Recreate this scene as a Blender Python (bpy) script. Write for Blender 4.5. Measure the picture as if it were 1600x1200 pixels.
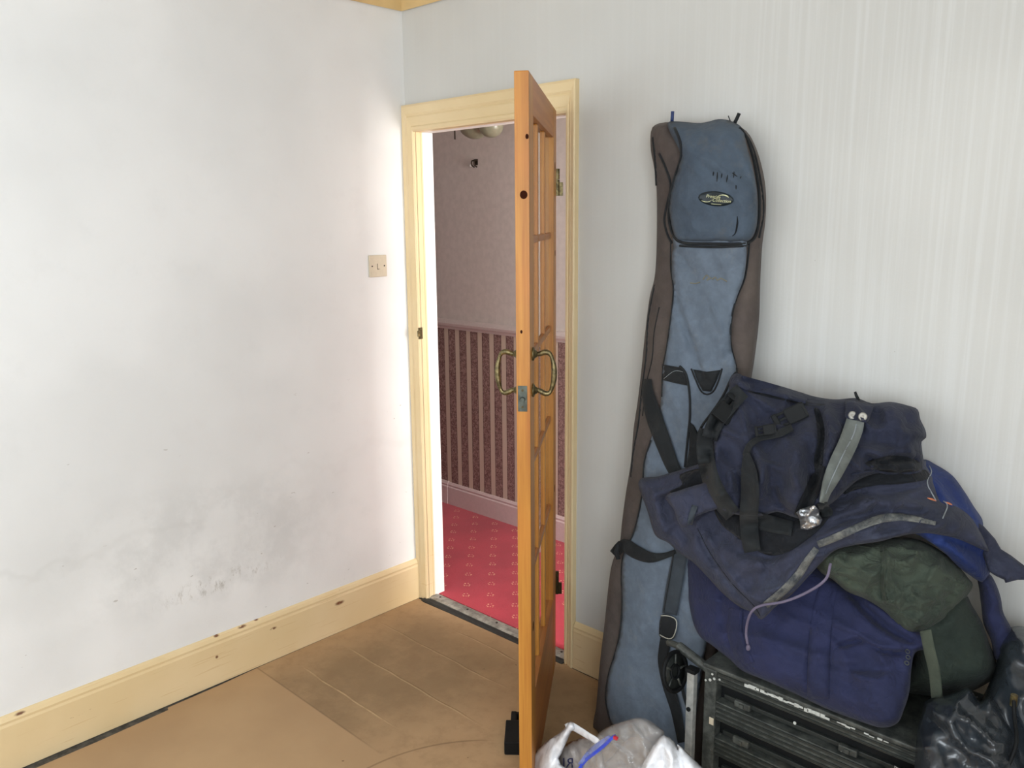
import bpy, bmesh, math, random
import numpy as np
from mathutils import Vector, Matrix, noise
from mathutils.geometry import delaunay_2d_cdt
from mathutils.bvhtree import BVHTree
for o in list(bpy.data.objects): bpy.data.objects.remove(o)
S = bpy.context.scene; COL = S.collection
PI = math.pi

# ---------------------------------------------------------------- camera
CAM = np.array([2.6916, -2.2158, 1.6398]); YAW, PIT, ROL, FPX = 0.7622, 0.1945, -0.0091, 1296.1
_F = np.array([-math.sin(YAW)*math.cos(PIT), math.cos(YAW)*math.cos(PIT), -math.sin(PIT)])
_R0 = np.array([math.cos(YAW), math.sin(YAW), 0]); _U0 = np.cross(_R0, _F)
_R = math.cos(ROL)*_R0 + math.sin(ROL)*_U0; _U = np.cross(_R, _F)
cd = bpy.data.cameras.new('camera'); cam = bpy.data.objects.new('camera', cd); COL.objects.link(cam)
M = Matrix(((_R[0], _U[0], -_F[0]), (_R[1], _U[1], -_F[1]), (_R[2], _U[2], -_F[2]))).to_4x4()
M.translation = Vector(CAM); cam.matrix_world = M
cd.sensor_fit = 'HORIZONTAL'; cd.sensor_width = 36; cd.lens = 36*FPX/1600; cd.clip_start = .02
S.camera = cam

# ---------------------------------------------------------------- light
w = bpy.data.worlds.new('world'); S.world = w; w.use_nodes = True
w.node_tree.nodes['Background'].inputs[0].default_value = (.82, .9, 1, 1)
w.node_tree.nodes['Background'].inputs[1].default_value = 2.0
def area(name, loc, look, sx, sy, power, color):
    l = bpy.data.lights.new(name, 'AREA'); l.shape = 'RECTANGLE'; l.size = sx; l.size_y = sy
    l.energy = power; l.color = color
    o = bpy.data.objects.new(name, l); COL.objects.link(o); o.location = loc
    o.rotation_euler = Vector(look).to_track_quat('-Z', 'Y').to_euler(); return o
# daylight entering by the room's window (front wall) and by the glazed street door at the end of the hall
area('window_daylight', (1.35, -3.86, 1.6), (0, 1, -.04), 1.9, 1.4, 16, (.93, .97, 1))
area('side_window_daylight', (3.66, -2.72, 1.58), (-1, 0, -.04), 1.55, 1.42, 62, (.87, .94, 1))
area('hall_daylight', (2.86, .5, 1.35), (-1, 0, -.05), .7, 1.5, 70, (1, .97, .93))
S.view_settings.view_transform = 'Standard'; S.view_settings.look = 'None'
S.view_settings.exposure = 0.27; S.view_settings.gamma = 1; S.view_settings.use_curve_mapping = False

# ---------------------------------------------------------------- materials
def lin(c): return tuple(((v/255+.055)/1.055)**2.4 if v/255 > .04045 else v/255/12.92 for v in c)+(1,)
class NT:
    def __init__(s, name):
        s.m = bpy.data.materials.new(name); s.m.use_nodes = True; s.t = s.m.node_tree
        s.b = s.t.nodes['Principled BSDF']; s.co = None
    def n(s, typ, **k):
        x = s.t.nodes.new(typ)
        for a, b in k.items(): setattr(x, a, b)
        return x
    def set(s, sock, v):
        if isinstance(v, bpy.types.NodeSocket): s.t.links.new(v, sock)
        else:
            sock.default_value = v
    def obj(s):
        if s.co is None: s.co = s.n('ShaderNodeTexCoord').outputs['Object']
        return s.co
    def geo(s):
        g = s.n('ShaderNodeNewGeometry'); return g.outputs['Position']
    def xyz(s, v): x = s.n('ShaderNodeSeparateXYZ'); s.set(x.inputs[0], v); return x.outputs
    def mapn(s, v, scale=(1, 1, 1), loc=(0, 0, 0), rot=(0, 0, 0)):
        x = s.n('ShaderNodeMapping'); s.set(x.inputs[0], v); x.inputs['Scale'].default_value = scale
        x.inputs['Location'].default_value = loc; x.inputs['Rotation'].default_value = rot; return x.outputs[0]
    def noise(s, v, sc, det=3, rough=.5, dist=0):
        x = s.n('ShaderNodeTexNoise'); s.set(x.inputs['Vector'], v); x.inputs['Scale'].default_value = sc
        x.inputs['Detail'].default_value = det; x.inputs['Roughness'].default_value = rough
        x.inputs['Distortion'].default_value = dist; return x.outputs['Fac']
    def math(s, op, a, b=0, c=0, clamp=False):
        x = s.n('ShaderNodeMath', operation=op); x.use_clamp = clamp
        s.set(x.inputs[0], a); s.set(x.inputs[1], b); s.set(x.inputs[2], c); return x.outputs[0]
    def ramp(s, f, lo, hi, a=0, b=1, smooth=True):
        x = s.n('ShaderNodeMapRange'); x.interpolation_type = 'SMOOTHSTEP' if smooth else 'LINEAR'
        s.set(x.inputs[0], f); x.inputs[1].default_value = lo; x.inputs[2].default_value = hi
        x.inputs[3].default_value = a; x.inputs[4].default_value = b; return x.outputs[0]
    def mix(s, f, a, b, blend='MIX'):
        x = s.n('ShaderNodeMix', data_type='RGBA', blend_type=blend)
        s.set(x.inputs[0], f); s.set(x.inputs[6], a); s.set(x.inputs[7], b); return x.outputs[2]
    def bump(s, h, strength=.3, dist=.002, prev=None):
        x = s.n('ShaderNodeBump'); x.inputs['Strength'].default_value = strength; x.inputs['Distance'].default_value = dist
        s.set(x.inputs['Height'], h)
        if prev is not None: s.set(x.inputs['Normal'], prev)
        s.set(s.b.inputs['Normal'], x.outputs[0]); return x.outputs[0]
    def fin(s, col=None, rough=None, **k):
        if col is not None: s.set(s.b.inputs['Base Color'], col)
        if rough is not None: s.set(s.b.inputs['Roughness'], rough)
        for a, b in k.items(): s.set(s.b.inputs[a.replace('_', ' ')], b)
        return s.m
def blob(t, x, y, cx, cy, rx, ry, soft=.6, rot=0):
    """soft elliptical mask in two coordinates"""
    dx = t.math('SUBTRACT', x, cx); dy = t.math('SUBTRACT', y, cy)
    if rot:
        c, s_ = math.cos(rot), math.sin(rot)
        a = t.math('ADD', t.math('MULTIPLY', dx, c), t.math('MULTIPLY', dy, s_))
        b = t.math('SUBTRACT', t.math('MULTIPLY', dy, c), t.math('MULTIPLY', dx, s_)); dx, dy = a, b
    d = t.math('SQRT', t.math('ADD', t.math('POWER', t.math('ABSOLUTE', t.math('DIVIDE', dx, rx)), 2), t.math('POWER', t.math('ABSOLUTE', t.math('DIVIDE', dy, ry)), 2)))
    return t.ramp(d, 1-soft, 1, 1, 0)
def cloth(name, c1, c2, rough=.85, weave=900, wr=.25, dust=None, sheen=.05):
    t = NT(name); v = t.obj(); n1 = t.noise(v, 5, 4, .6); n2 = t.noise(v, 38, 4, .65)
    col = t.mix(t.ramp(n1, .3, .7), lin(c1), lin(c2))
    col = t.mix(t.ramp(n2, .35, .75, 0, .35), col, lin(tuple(min(255, int(q*1.28+6)) for q in c2)))
    if dust: col = t.mix(t.ramp(t.noise(v, 14, 6, .75), .52, .72, 0, .55), col, lin(dust))
    nb = t.bump(t.noise(v, 24, 4, .6, .6), min(1, wr*1.1), .014)
    cr = t.ramp(t.math('ABSOLUTE', t.math('SUBTRACT', t.noise(v, 11, 3, .5, .9), .5)), 0, .05)
    nb = t.bump(cr, min(1, wr*.8), .005, nb)
    t.bump(t.noise(v, weave, 1), .18, .0008, nb)
    return t.fin(col, rough, Sheen_Weight=sheen, Specular_IOR_Level=.25)
def plain(name, c, rough=.5, metal=0, bump=0, sc=60, var=.12, spec=.5):
    t = NT(name); v = t.obj(); n = t.noise(v, sc, 4, .6)
    col = t.mix(t.ramp(n, .3, .7, 0, var*2), lin(c), lin(tuple(int(q*.62) for q in c)))
    if bump: t.bump(t.noise(v, sc*2, 4), bump, .002)
    return t.fin(col, rough, Metallic=metal, Specular_IOR_Level=spec)

def wall_left_mat():
    t = NT('white_wall_paint_stained'); p = t.geo(); x, y, z = t.xyz(p)
    base = t.mix(t.ramp(t.noise(p, 1.6, 3), .35, .65), lin((238, 238, 236)), lin((228, 228, 226)))
    base = t.mix(t.ramp(t.noise(p, 9, 5, .7), .5, .8, 0, .14), base, lin((205, 205, 202)))
    band = t.math('MULTIPLY', blob(t, y, z, -.95, .52, .75, .34, .7, -.12), t.ramp(t.noise(p, 5, 5, .65), .4, .62, 0, .3))
    base = t.mix(band, base, lin((186, 186, 184)))
    # tide mark of old damp
    h = t.math('ADD', z, t.math('MULTIPLY', t.noise(p, 3.2, 4, .6), .35)); h = t.math('SUBTRACT', h, t.math('MULTIPLY', y, .1))
    tide = t.math('MULTIPLY', t.ramp(t.math('ABSOLUTE', t.math('SUBTRACT', h, .93)), 0, .03, .16, 0), t.ramp(y, -1.8, -.5, 1, .3))
    base = t.mix(tide, base, lin((180, 178, 172)))
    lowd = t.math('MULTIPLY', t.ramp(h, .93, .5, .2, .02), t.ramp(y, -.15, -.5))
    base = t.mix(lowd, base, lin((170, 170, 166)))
    sm = t.math('MULTIPLY', blob(t, y, z, -.93, .375, .33, .055, .8, .03), t.ramp(t.noise(t.mapn(p, (1, 1.6, .8)), 26, 6, .75), (.50), .68, 0, .55))
    base = t.mix(sm, base, lin((140, 132, 116)))
    sc = t.math('MULTIPLY', t.ramp(t.noise(t.mapn(p, (1, 1, 2.5)), 22, 2, .5), .735, .755, 0, .5), t.ramp(z, 1.1, .8))
    base = t.mix(sc, base, lin((150, 142, 128)))
    nb = t.bump(t.noise(p, 3, 3), .12, .02); t.bump(t.noise(p, 140, 3), .1, .002, nb)
    return t.fin(base, .8, Specular_IOR_Level=.2)
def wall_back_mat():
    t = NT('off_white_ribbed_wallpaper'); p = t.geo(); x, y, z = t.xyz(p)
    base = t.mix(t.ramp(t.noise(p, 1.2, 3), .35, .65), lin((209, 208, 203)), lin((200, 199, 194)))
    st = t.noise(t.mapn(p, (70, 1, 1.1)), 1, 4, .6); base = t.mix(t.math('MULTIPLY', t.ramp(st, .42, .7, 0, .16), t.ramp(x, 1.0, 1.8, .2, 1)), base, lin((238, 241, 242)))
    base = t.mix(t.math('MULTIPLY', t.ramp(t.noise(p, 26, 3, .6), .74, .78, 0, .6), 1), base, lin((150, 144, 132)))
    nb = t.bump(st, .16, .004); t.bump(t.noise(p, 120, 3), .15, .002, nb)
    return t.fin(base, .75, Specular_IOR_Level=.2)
def floor_mat():
    t = NT('beige_floor_covering'); p = t.geo(); x, y, z = t.xyz(p)
    base = t.mix(t.ramp(t.noise(p, 3, 4), .3, .7), lin((181, 150, 112)), lin((171, 140, 104)))
    edge = t.ramp(y, -.826, -.818)
    fade = t.math('MULTIPLY', t.ramp(y, .0, -.25), t.ramp(x, .03, .26))
    fade = t.math('MULTIPLY', fade, t.ramp(t.math('SUBTRACT', x, t.math('MULTIPLY', y, .35)), 1.1, .75))
    dirt = t.math('MULTIPLY', t.math('MULTIPLY', edge, fade), t.ramp(t.noise(p, 4.5, 6, .65), .3, .6, .45, 1))
    base = t.mix(t.math('MULTIPLY', dirt, .75), base, lin((128, 105, 76)))
    base = t.mix(t.math('MULTIPLY', edge, t.ramp(t.noise(p, 16, 6, .7), .42, .7, 0, .3)), base, lin((126, 98, 70)))
    base = t.mix(t.math('MULTIPLY', t.ramp(t.math('ABSOLUTE', t.math('SUBTRACT', y, -.82)), 0, .005, .5, 0), t.ramp(x, .8, .6)), base, lin((116, 92, 66)))
    hh = None
    for yy, x0, x1, st in ((-.70, .13, .74, .7), (-.50, .13, .95, .35), (-.285, .05, .85, .2), (-.12, .35, .8, .12)):
        wob = t.math('MULTIPLY', t.math('SUBTRACT', t.noise(p, 4, 2), .5), .03)
        m = t.ramp(t.math('ABSOLUTE', t.math('SUBTRACT', t.math('ADD', y, wob), yy)), .001, .0055, 1, 0)
        m = t.math('MULTIPLY', t.math('MULTIPLY', m, t.ramp(x, x0, x0+.1)), t.ramp(x, x1, x1-.2))
        m = t.math('MULTIPLY', m, t.ramp(t.noise(p, 14, 3), .3, .55, .25, 1))
        base = t.mix(t.math('MULTIPLY', m, st), base, lin((196, 166, 124)))
        hh = m if hh is None else t.math('ADD', hh, m)
    d = t.math('SQRT', t.math('ADD', t.math('POWER', t.math('SUBTRACT', x, 1.32), 2), t.math('POWER', t.math('ABSOLUTE', t.math('ADD', y, .93)), 2)))
    cr = t.math('MULTIPLY', t.ramp(t.math('ABSOLUTE', t.math('SUBTRACT', d, .52)), .001, .006, 1, 0), t.math('MULTIPLY', t.ramp(x, 1.0, .93), t.ramp(y, -1.0, -.9)))
    base = t.mix(t.math('MULTIPLY', cr, .55), base, lin((112, 88, 62)))  # dark line paints the shade of the curved crease into the colour
    sp = t.math('MULTIPLY', t.ramp(t.noise(p, 30, 2, .5), .745, .765, 0, .8), t.ramp(x, .5, .8))
    base = t.mix(sp, base, lin((84, 60, 42)))
    nb = t.bump(hh, .5, .004); nb = t.bump(t.noise(p, 6, 3), .12, .01, nb); t.bump(t.noise(p, 260, 2), .12, .001, nb)
    return t.fin(base, .72, Specular_IOR_Level=.3)
CHIPS = [(-.44, .125, .030, .011), (-.74, .128, .018, .007), (-.86, .178, .022, .006), (-.96, .18, .014, .005), (-.97, .105, .008, .008), (-1.60, .175, .02, .006), (-.80, .182, .012, .004)]
def cream_mat():
    t = NT('cream_gloss_paint'); p = t.geo(); x, y, z = t.xyz(p)
    base = t.mix(t.ramp(t.noise(p, 2.5, 4), .3, .7), lin((230, 208, 166)), lin((222, 198, 152)))
    # chips down to dark wood along the skirting, long streaks
    ch = t.ramp(t.noise(t.mapn(p, (1, .55, 3.2)), 15, 5, .72), .715, .73, 0, 1)
    ch = t.math('MULTIPLY', ch, t.math('MULTIPLY', t.ramp(z, .22, .2), t.ramp(x, .3, .1)))
    base = t.mix(ch, base, lin((120, 78, 50)))
    sk = t.math('MULTIPLY', t.ramp(t.noise(t.mapn(p, (1, .4, 14)), 9, 3, .6), .62, .68, 0, .35), t.ramp(z, .3, .2))
    base = t.mix(sk, base, lin((198, 160, 108)))
    for (cy_, cz_, ry_, rz_) in CHIPS:
        m = t.math('MULTIPLY', blob(t, y, z, cy_, cz_, ry_, rz_, .7), t.ramp(t.noise(p, 90, 4, .7), .36, .46)); m = t.math('MULTIPLY', m, t.ramp(x, .1, .05))
        base = t.mix(m, base, lin((112, 72, 46)))
    t.bump(t.noise(p, 40, 3), .08, .002)
    return t.fin(base, .45, Specular_IOR_Level=.45)
def pine_mat(name, axis, c1=(190, 132, 56), c2=(166, 106, 40)):
    t = NT(name); v = t.obj()
    sc = [34, 34, 34]; sc[axis] = 1.3
    g = t.noise(t.mapn(v, tuple(sc)), 1, 5, .6, .5); g2 = t.noise(t.mapn(v, tuple(q*3.2 for q in sc)), 1, 3, .6)
    col = t.mix(t.ramp(g, .3, .7), lin(c1), lin(c2)); col = t.mix(t.ramp(g2, .45, .75, 0, .4), col, lin((150, 84, 34)))
    col = t.mix(t.ramp(t.noise(v, 3.5, 3), .5, .7, 0, .35), col, lin((190, 116, 50)))
    t.bump(g, .1, .001)
    return t.fin(col, .4, Specular_IOR_Level=.45)
def wallpaper_mat():
    t = NT('striped_dado_wallpaper'); p = t.geo(); x, y, z = t.xyz(p)
    f = t.math('FRACT', t.math('DIVIDE', t.math('ADD', x, 10.012), .0905))
    stripe = t.math('MULTIPLY', t.ramp(f, .60, .62), t.ramp(f, .99, .97))
    damask = t.noise(p, 75, 3, .7, 1.5)
    dark = t.mix(t.ramp(damask, .42, .6), lin((112, 84, 80)), lin((160, 130, 124)))
    edge = t.ramp(t.math('ABSOLUTE', t.math('SUBTRACT', f, .3)), .24, .29, 0, .5)
    dark = t.mix(edge, dark, lin((78, 58, 54)))
    col = t.mix(stripe, dark, lin((196, 176, 160)))
    return t.fin(col, .7, Specular_IOR_Level=.2)
def carpet_mat():
    t = NT('red_floral_carpet'); p = t.geo(); x, y, z = t.xyz(p)
    base = t.mix(t.ramp(t.noise(p, 3, 4), .3, .7), lin((186, 50, 66)), lin((160, 38, 54)))
    base = t.mix(t.ramp(t.noise(p, 330, 2), .3, .8, 0, .35), base, lin((112, 24, 38)))
    def lat(ox, oy):
        u = t.math('SUBTRACT', t.math('FRACT', t.math('DIVIDE', t.math('ADD', x, 10+ox), .152)), .5)
        v = t.math('SUBTRACT', t.math('FRACT', t.math('DIVIDE', t.math('ADD', y, 10+oy), .160)), .5)
        m = None
        for (a, b, r) in ((-.085, .03, .034), (.085, .05, .034), (0, -.075, .032), (-.03, .10, .024), (.06, -.03, .024), (-.06, -.05, .02), (.13, -.01, .02)):
            k = blob(t, u, v, a, b, r, r, .5); m = k if m is None else t.math('MAXIMUM', m, k)
        return m
    m = t.math('MAXIMUM', lat(.133+.076-.034, -.457+.08+.017), lat(.058+.076-.034, -.541+.08+.017))
    m = t.math('MULTIPLY', m, t.ramp(t.noise(p, 130, 2), .35, .55, .3, 1))
    base = t.mix(m, base, lin((222, 168, 130)))
    t.bump(t.noise(p, 420, 2), .4, .003)
    return t.fin(base, .95, Specular_IOR_Level=.1, Sheen_Weight=.15)
def plastic_black(name='black_bin_liner', c=(34, 38, 42), r=.24):
    t = NT(name); v = t.obj(); n = t.noise(v, 13, 4, .55, 1.2)
    nb = t.bump(t.noise(v, 7, 2, .5, 1.0), .4, .012); t.bump(t.noise(v, 24, 2, .5, .8), .3, .004, nb)
    return t.fin(t.mix(t.ramp(n, .3, .7), lin(c), lin(tuple(int(q*1.5) for q in c))), r, Specular_IOR_Level=.6)
def film(name, c, trans, alpha, rough=.25):
    t = NT(name); v = t.obj(); n = t.noise(v, 22, 4, .55, 1.0)
    t.bump(t.noise(v, 12, 3, .5, .8), .45, .012)
    return t.fin(t.mix(t.ramp(n, .35, .65), lin(c), lin(tuple(int(q*.9) for q in c))), rough, Alpha=alpha, Specular_IOR_Level=.8, Coat_Weight=.8, Coat_Roughness=.08)
def worn_metal():
    t = NT('worn_black_painted_metal'); v = t.obj()
    c = t.mix(t.ramp(t.noise(v, 30, 5, .7), .35, .7), lin((46, 49, 47)), lin((84, 87, 82)))
    c = t.mix(t.ramp(t.noise(v, 55, 4, .7), .70, .73, 0, 1), c, lin((190, 190, 182)))
    c = t.mix(t.ramp(t.noise(v, 9, 4, .7), .55, .75, 0, .45), c, lin((94, 88, 74)))
    t.bump(t.noise(v, 90, 4), .35, .002)
    return t.fin(c, .5, Specular_IOR_Level=.45)

def velcro_mat():
    t = NT('linty_velcro'); v = t.obj()
    c = t.mix(t.ramp(t.noise(v, 30, 4, .7), .3, .7), lin((70, 74, 78)), lin((134, 134, 128)))
    t.bump(t.noise(v, 120, 4, .8), .8, .006); return t.fin(c, .95, Specular_IOR_Level=.1)
MAT = dict(
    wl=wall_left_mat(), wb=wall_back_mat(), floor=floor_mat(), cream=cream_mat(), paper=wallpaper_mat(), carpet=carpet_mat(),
    white=plain('white_matt_paint', (236, 234, 230), .7, var=.04), ceil=plain('ceiling_white', (232, 232, 228), .85, var=.03),
    cornice=plain('cornice_buff_paint', (222, 190, 132), .55, sc=8, var=.1), concrete=plain('dark_concrete', (92, 88, 80), .9, bump=.4, sc=40, var=.5),
    hallwall=plain('hall_off_white_paper', (204, 192, 186), .8, bump=.15, sc=30, var=.08), hallskirt=plain('hall_skirting_pink_white', (206, 184, 182), .45, var=.05),
    dado=plain('hall_dado_rail_paint', (200, 184, 180), .4, var=.05),
    pv=pine_mat('orange_pine_upright', 2), ph=pine_mat('orange_pine_crosswise', 0, (186, 120, 62), (156, 92, 46)),
    knot=plain('dark_pine_knot', (50, 22, 12), .9, spec=.05), brass=plain('tarnished_brass', (134, 120, 82), .38, .75, .3, 90, .6),
    brassd=plain('dark_brass', (84, 74, 50), .4, .8, .2), steel=plain('dull_steel', (92, 98, 90), .4, .6, .3, 60, .4),
    threshold=plain('worn_grey_metal_strip', (176, 172, 162), .45, .35, .5, 45, .4), rubber=plain('black_rubber_strip', (48, 48, 46), .7, 0, .4, 60, .3),
    switch=plain('aged_ivory_plastic', (206, 194, 170), .4, var=.05), dark=plain('dark_hole', (44, 36, 28), .6),
    blue=cloth('faded_slate_blue_nylon', (98, 109, 121), (86, 96, 108), .8, wr=.12, dust=(112, 116, 120)),
    blue2=cloth('darker_slate_blue_nylon', (76, 88, 101), (62, 72, 84), .85, wr=.15, dust=(88, 90, 92)),  # blue2: darker version of the front panel's blue, for the top pocket
    brown=cloth('faded_brown_nylon', (88, 79, 73), (74, 66, 63), .85, wr=.15),
    piping=cloth('black_piping', (26, 28, 30), (34, 36, 38), .8, wr=.1), web=cloth('black_webbing', (34, 37, 38), (26, 28, 30), .8, 1400, .1),
    greystrap=cloth('dark_grey_strap', (58, 64, 70), (48, 54, 60), .8, wr=.1),
    navy=cloth('dark_navy_cotton', (44, 47, 64), (34, 37, 51), .88, wr=.4), navy2=cloth('dusty_navy_cotton', (54, 57, 74), (43, 46, 60), .9, wr=.4, dust=(70, 76, 92)),
    holdall=cloth('navy_canvas', (42, 46, 78), (34, 38, 63), .88, wr=.3), royal=cloth('royal_blue_nylon', (36, 54, 108), (27, 40, 84), .75, wr=.35),
    olive=cloth('olive_green_cotton', (70, 78, 66), (54, 62, 54), .9, wr=.6), green=cloth('dark_green_canvas', (48, 56, 48), (38, 46, 42), .9, wr=.3),
    seam_foldshade=cloth('black_seam_and_fold_shade', (18, 20, 24), (24, 26, 30), .9), elastic=cloth('grey_elastic_webbing', (112, 116, 112), (94, 98, 94), .85, 1500, .1),  # the black also serves as painted fold shade, besides seams and a tear
    olivestrap=cloth('olive_webbing', (72, 78, 66), (60, 66, 56), .85, 1300, .1), cord=cloth('mauve_cord', (104, 96, 116), (88, 82, 98), .8, wr=.1),
    velcro=velcro_mat(), reflect=cloth('silver_piping', (150, 156, 160), (128, 134, 138), .4, wr=.05),
    bframe=worn_metal(), bpanel=plain('black_ribbed_plastic', (40, 44, 41), .55, 0, .4, 40, .35), chrome=plain('scuffed_chrome', (188, 190, 186), .3, .35, .25, 30, .3),
    rust=plain('brown_rusty_panel', (98, 66, 38), .8, 0, .4, 30, .3), paint=plain('white_paint_flake', (196, 198, 192), .6), plasticb=plain('black_plastic', (20, 22, 23), .62, 0, .15, 50, .2, .2),
    smoke=plain('smoky_grey_plastic', (96, 98, 92), .3, 0, .2, 30, .4), foil=plain('crumpled_silver_foil', (226, 228, 230), .28, .9, .5, 60, .08),
    bin=plastic_black(), carrier=film('white_carrier_film', (240, 242, 246), 0, .93, .2), clear=film('clear_plastic_film', (206, 202, 198), .5, .34, .06),
    greybag=film('grey_carrier_film', (150, 142, 136), 0, 1, .16), zipb=plain('blue_zip_strip', (58, 84, 214), .3, var=.05), red=plain('red_plastic', (196, 44, 60), .35),
    navyprint=plain('navy_print', (36, 36, 74), .5), yellowprint=plain('pale_yellow_print', (214, 216, 170), .6), fadedprint=plain('faded_ochre_print', (112, 110, 98), .85),
    labelbg=plain('dark_label', (32, 42, 48), .5), shade=plain('frosted_glass_shade', (132, 129, 108), .3, 0, 0), bulbdark=plain('bronze_fitting', (60, 50, 40), .4, .7),
    tearcream=plain('cream_trim', (186, 184, 170), .8), clearglass=None, orange=plain('orange_tab', (214, 130, 90), .8), bluecord=plain('blue_cord', (44, 62, 108), .6),
)
t = NT('clear_window_glass'); MAT['clearglass'] = t.fin((.95, .97, .96, 1), .02, Transmission_Weight=1, IOR=1.5)

# ---------------------------------------------------------------- helpers
def obj(name, me, mat, parent=None):
    o = bpy.data.objects.new(name, me); COL.objects.link(o)
    if mat is not None and not me.materials: me.materials.append(mat)
    if parent is not None: o.parent = parent; o.matrix_parent_inverse = Matrix.Identity(4)
    return o
def pydata(name, vs, fs, mat, parent=None, smooth=False):
    me = bpy.data.meshes.new(name); me.from_pydata([tuple(map(float, v)) for v in vs], [], fs); me.update()
    if smooth: me.shade_smooth()
    return obj(name, me, mat, parent)
def bmobj(name, bm, mat, parent=None, smooth=False):
    me = bpy.data.meshes.new(name); bmesh.ops.recalc_face_normals(bm, faces=bm.faces); bm.to_mesh(me); bm.free()
    if smooth: me.shade_smooth()
    return obj(name, me, mat, parent)
def box(bm, lo, hi, bev=0, mat=None):
    g = bmesh.ops.create_cube(bm, size=1); vs = g['verts']
    for v in vs:
        v.co = Vector([(lo[i]+hi[i])/2 + v.co[i]*(hi[i]-lo[i]) for i in range(3)])
        if mat is not None: v.co = mat @ v.co
    if bev:
        es = list({e for v in vs for e in v.link_edges}); bmesh.ops.bevel(bm, geom=es, offset=bev, segments=2, affect='EDGES', profile=.6)
def boxo(name, lo, hi, mat, parent=None, bev=0, M_=None):
    bm = bmesh.new(); box(bm, lo, hi, bev, M_); return bmobj(name, bm, mat, parent)
def cyl(bm, a, b, r, n=16, r2=None):
    a = Vector(a); b = Vector(b); d = b-a; q = d.to_track_quat('Z', 'Y').to_matrix().to_4x4(); q.translation = (a+b)/2
    bmesh.ops.create_cone(bm, cap_ends=True, segments=n, radius1=r, radius2=r if r2 is None else r2, depth=d.length, matrix=q)
def tag(o, label, cat, group=None):
    o['label'] = label; o['category'] = cat
    if group: o['group'] = group
    return o
def struct(o): o['kind'] = 'structure'; return o
def thing(name, label, cat, loc=(0, 0, 0), group=None):
    o = bpy.data.objects.new(name, None); COL.objects.link(o); o.location = loc; o.empty_display_size = .05
    return tag(o, label, cat, group)
def child(o, parent):
    """parent an already placed mesh whose vertices are in world space"""
    o.parent = parent; o.matrix_parent_inverse = Matrix.Translation(parent.location).inverted() if parent.parent is None else Matrix.Identity(4)
    return o
def adopt(parent, *os):
    for o in os:
        o.parent = parent; p = parent; M_ = Matrix.Identity(4)
        off = Vector((0, 0, 0))
        while p is not None: off += p.location; p = p.parent
        for v in o.data.vertices: v.co -= off
    return os[0]
def sweep(name, prof, path, mat, parent=None, closed=True, smooth=False):
    """profile [(a,b)] swept along straight stations [(origin, A axis, B axis)]"""
    vs = []; fs = []; n = len(prof)
    for o_, A, B in path:
        for a, b in prof: vs.append(Vector(o_)+Vector(A)*a+Vector(B)*b)
    for i in range(len(path)-1):
        for j in range(n):
            k = (j+1) % n; fs.append((i*n+j, i*n+k, (i+1)*n+k, (i+1)*n+j))
    fs.append(tuple(range(n))[::-1]); fs.append(tuple(range((len(path)-1)*n, len(path)*n)))
    bm = bmesh.new(); bv = [bm.verts.new(v) for v in vs]
    for f in fs:
        try: bm.faces.new([bv[i] for i in f])
        except ValueError: pass
    return bmobj(name, bm, mat, parent, smooth)
def tube(name, pts, r, mat, parent=None, n=8, rs=None):
    pts = [Vector(p) for p in pts]; vs = []; fs = []; up = None
    for i, p in enumerate(pts):
        d = (pts[min(i+1, len(pts)-1)]-pts[max(i-1, 0)]).normalized()
        if up is None: up = d.orthogonal().normalized()
        up = (up - d*up.dot(d)).normalized(); s_ = d.cross(up); rr = rs[i] if rs else r
        for k in range(n):
            a = 2*PI*k/n; vs.append(p+(up*math.cos(a)+s_*math.sin(a))*rr)
    for i in range(len(pts)-1):
        for k in range(n): q = (k+1) % n; fs.append((i*n+k, i*n+q, (i+1)*n+q, (i+1)*n+k))
    fs.append(tuple(range(n))[::-1]); fs.append(tuple(range((len(pts)-1)*n, len(pts)*n)))
    return pydata(name, vs, fs, mat, parent, True)
def lathe(name, prof, M_, mat, parent=None, n=28):
    vs = []; fs = []
    for r, z in prof:
        for k in range(n): a = 2*PI*k/n; vs.append(M_ @ Vector((r*math.cos(a), r*math.sin(a), z)))
    for i in range(len(prof)-1):
        for k in range(n): q = (k+1) % n; fs.append((i*n+k, i*n+q, (i+1)*n+q, (i+1)*n+k))
    return pydata(name, vs, fs, mat, parent, True)
def catmull(pts, step=4.0, closed=False):
    P = [np.array(p, float) for p in pts]; n = len(P); out = []
    rng = range(n if closed else n-1)
    for i in rng:
        p1, p2 = P[i], P[(i+1) % n]
        p0 = P[(i-1) % n] if closed or i > 0 else 2*p1-p2
        p3 = P[(i+2) % n] if closed or i+2 < n else 2*p2-p1
        m = max(1, int(np.linalg.norm(p2[:2]-p1[:2])/step))
        for k in range(m):
            s_ = k/m; out.append(.5*((2*p1)+(-p0+p2)*s_+(2*p0-5*p1+4*p2-p3)*s_**2+(-p0+3*p1-3*p2+p3)*s_**3))
    if not closed: out.append(P[-1])
    return np.array(out)

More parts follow.
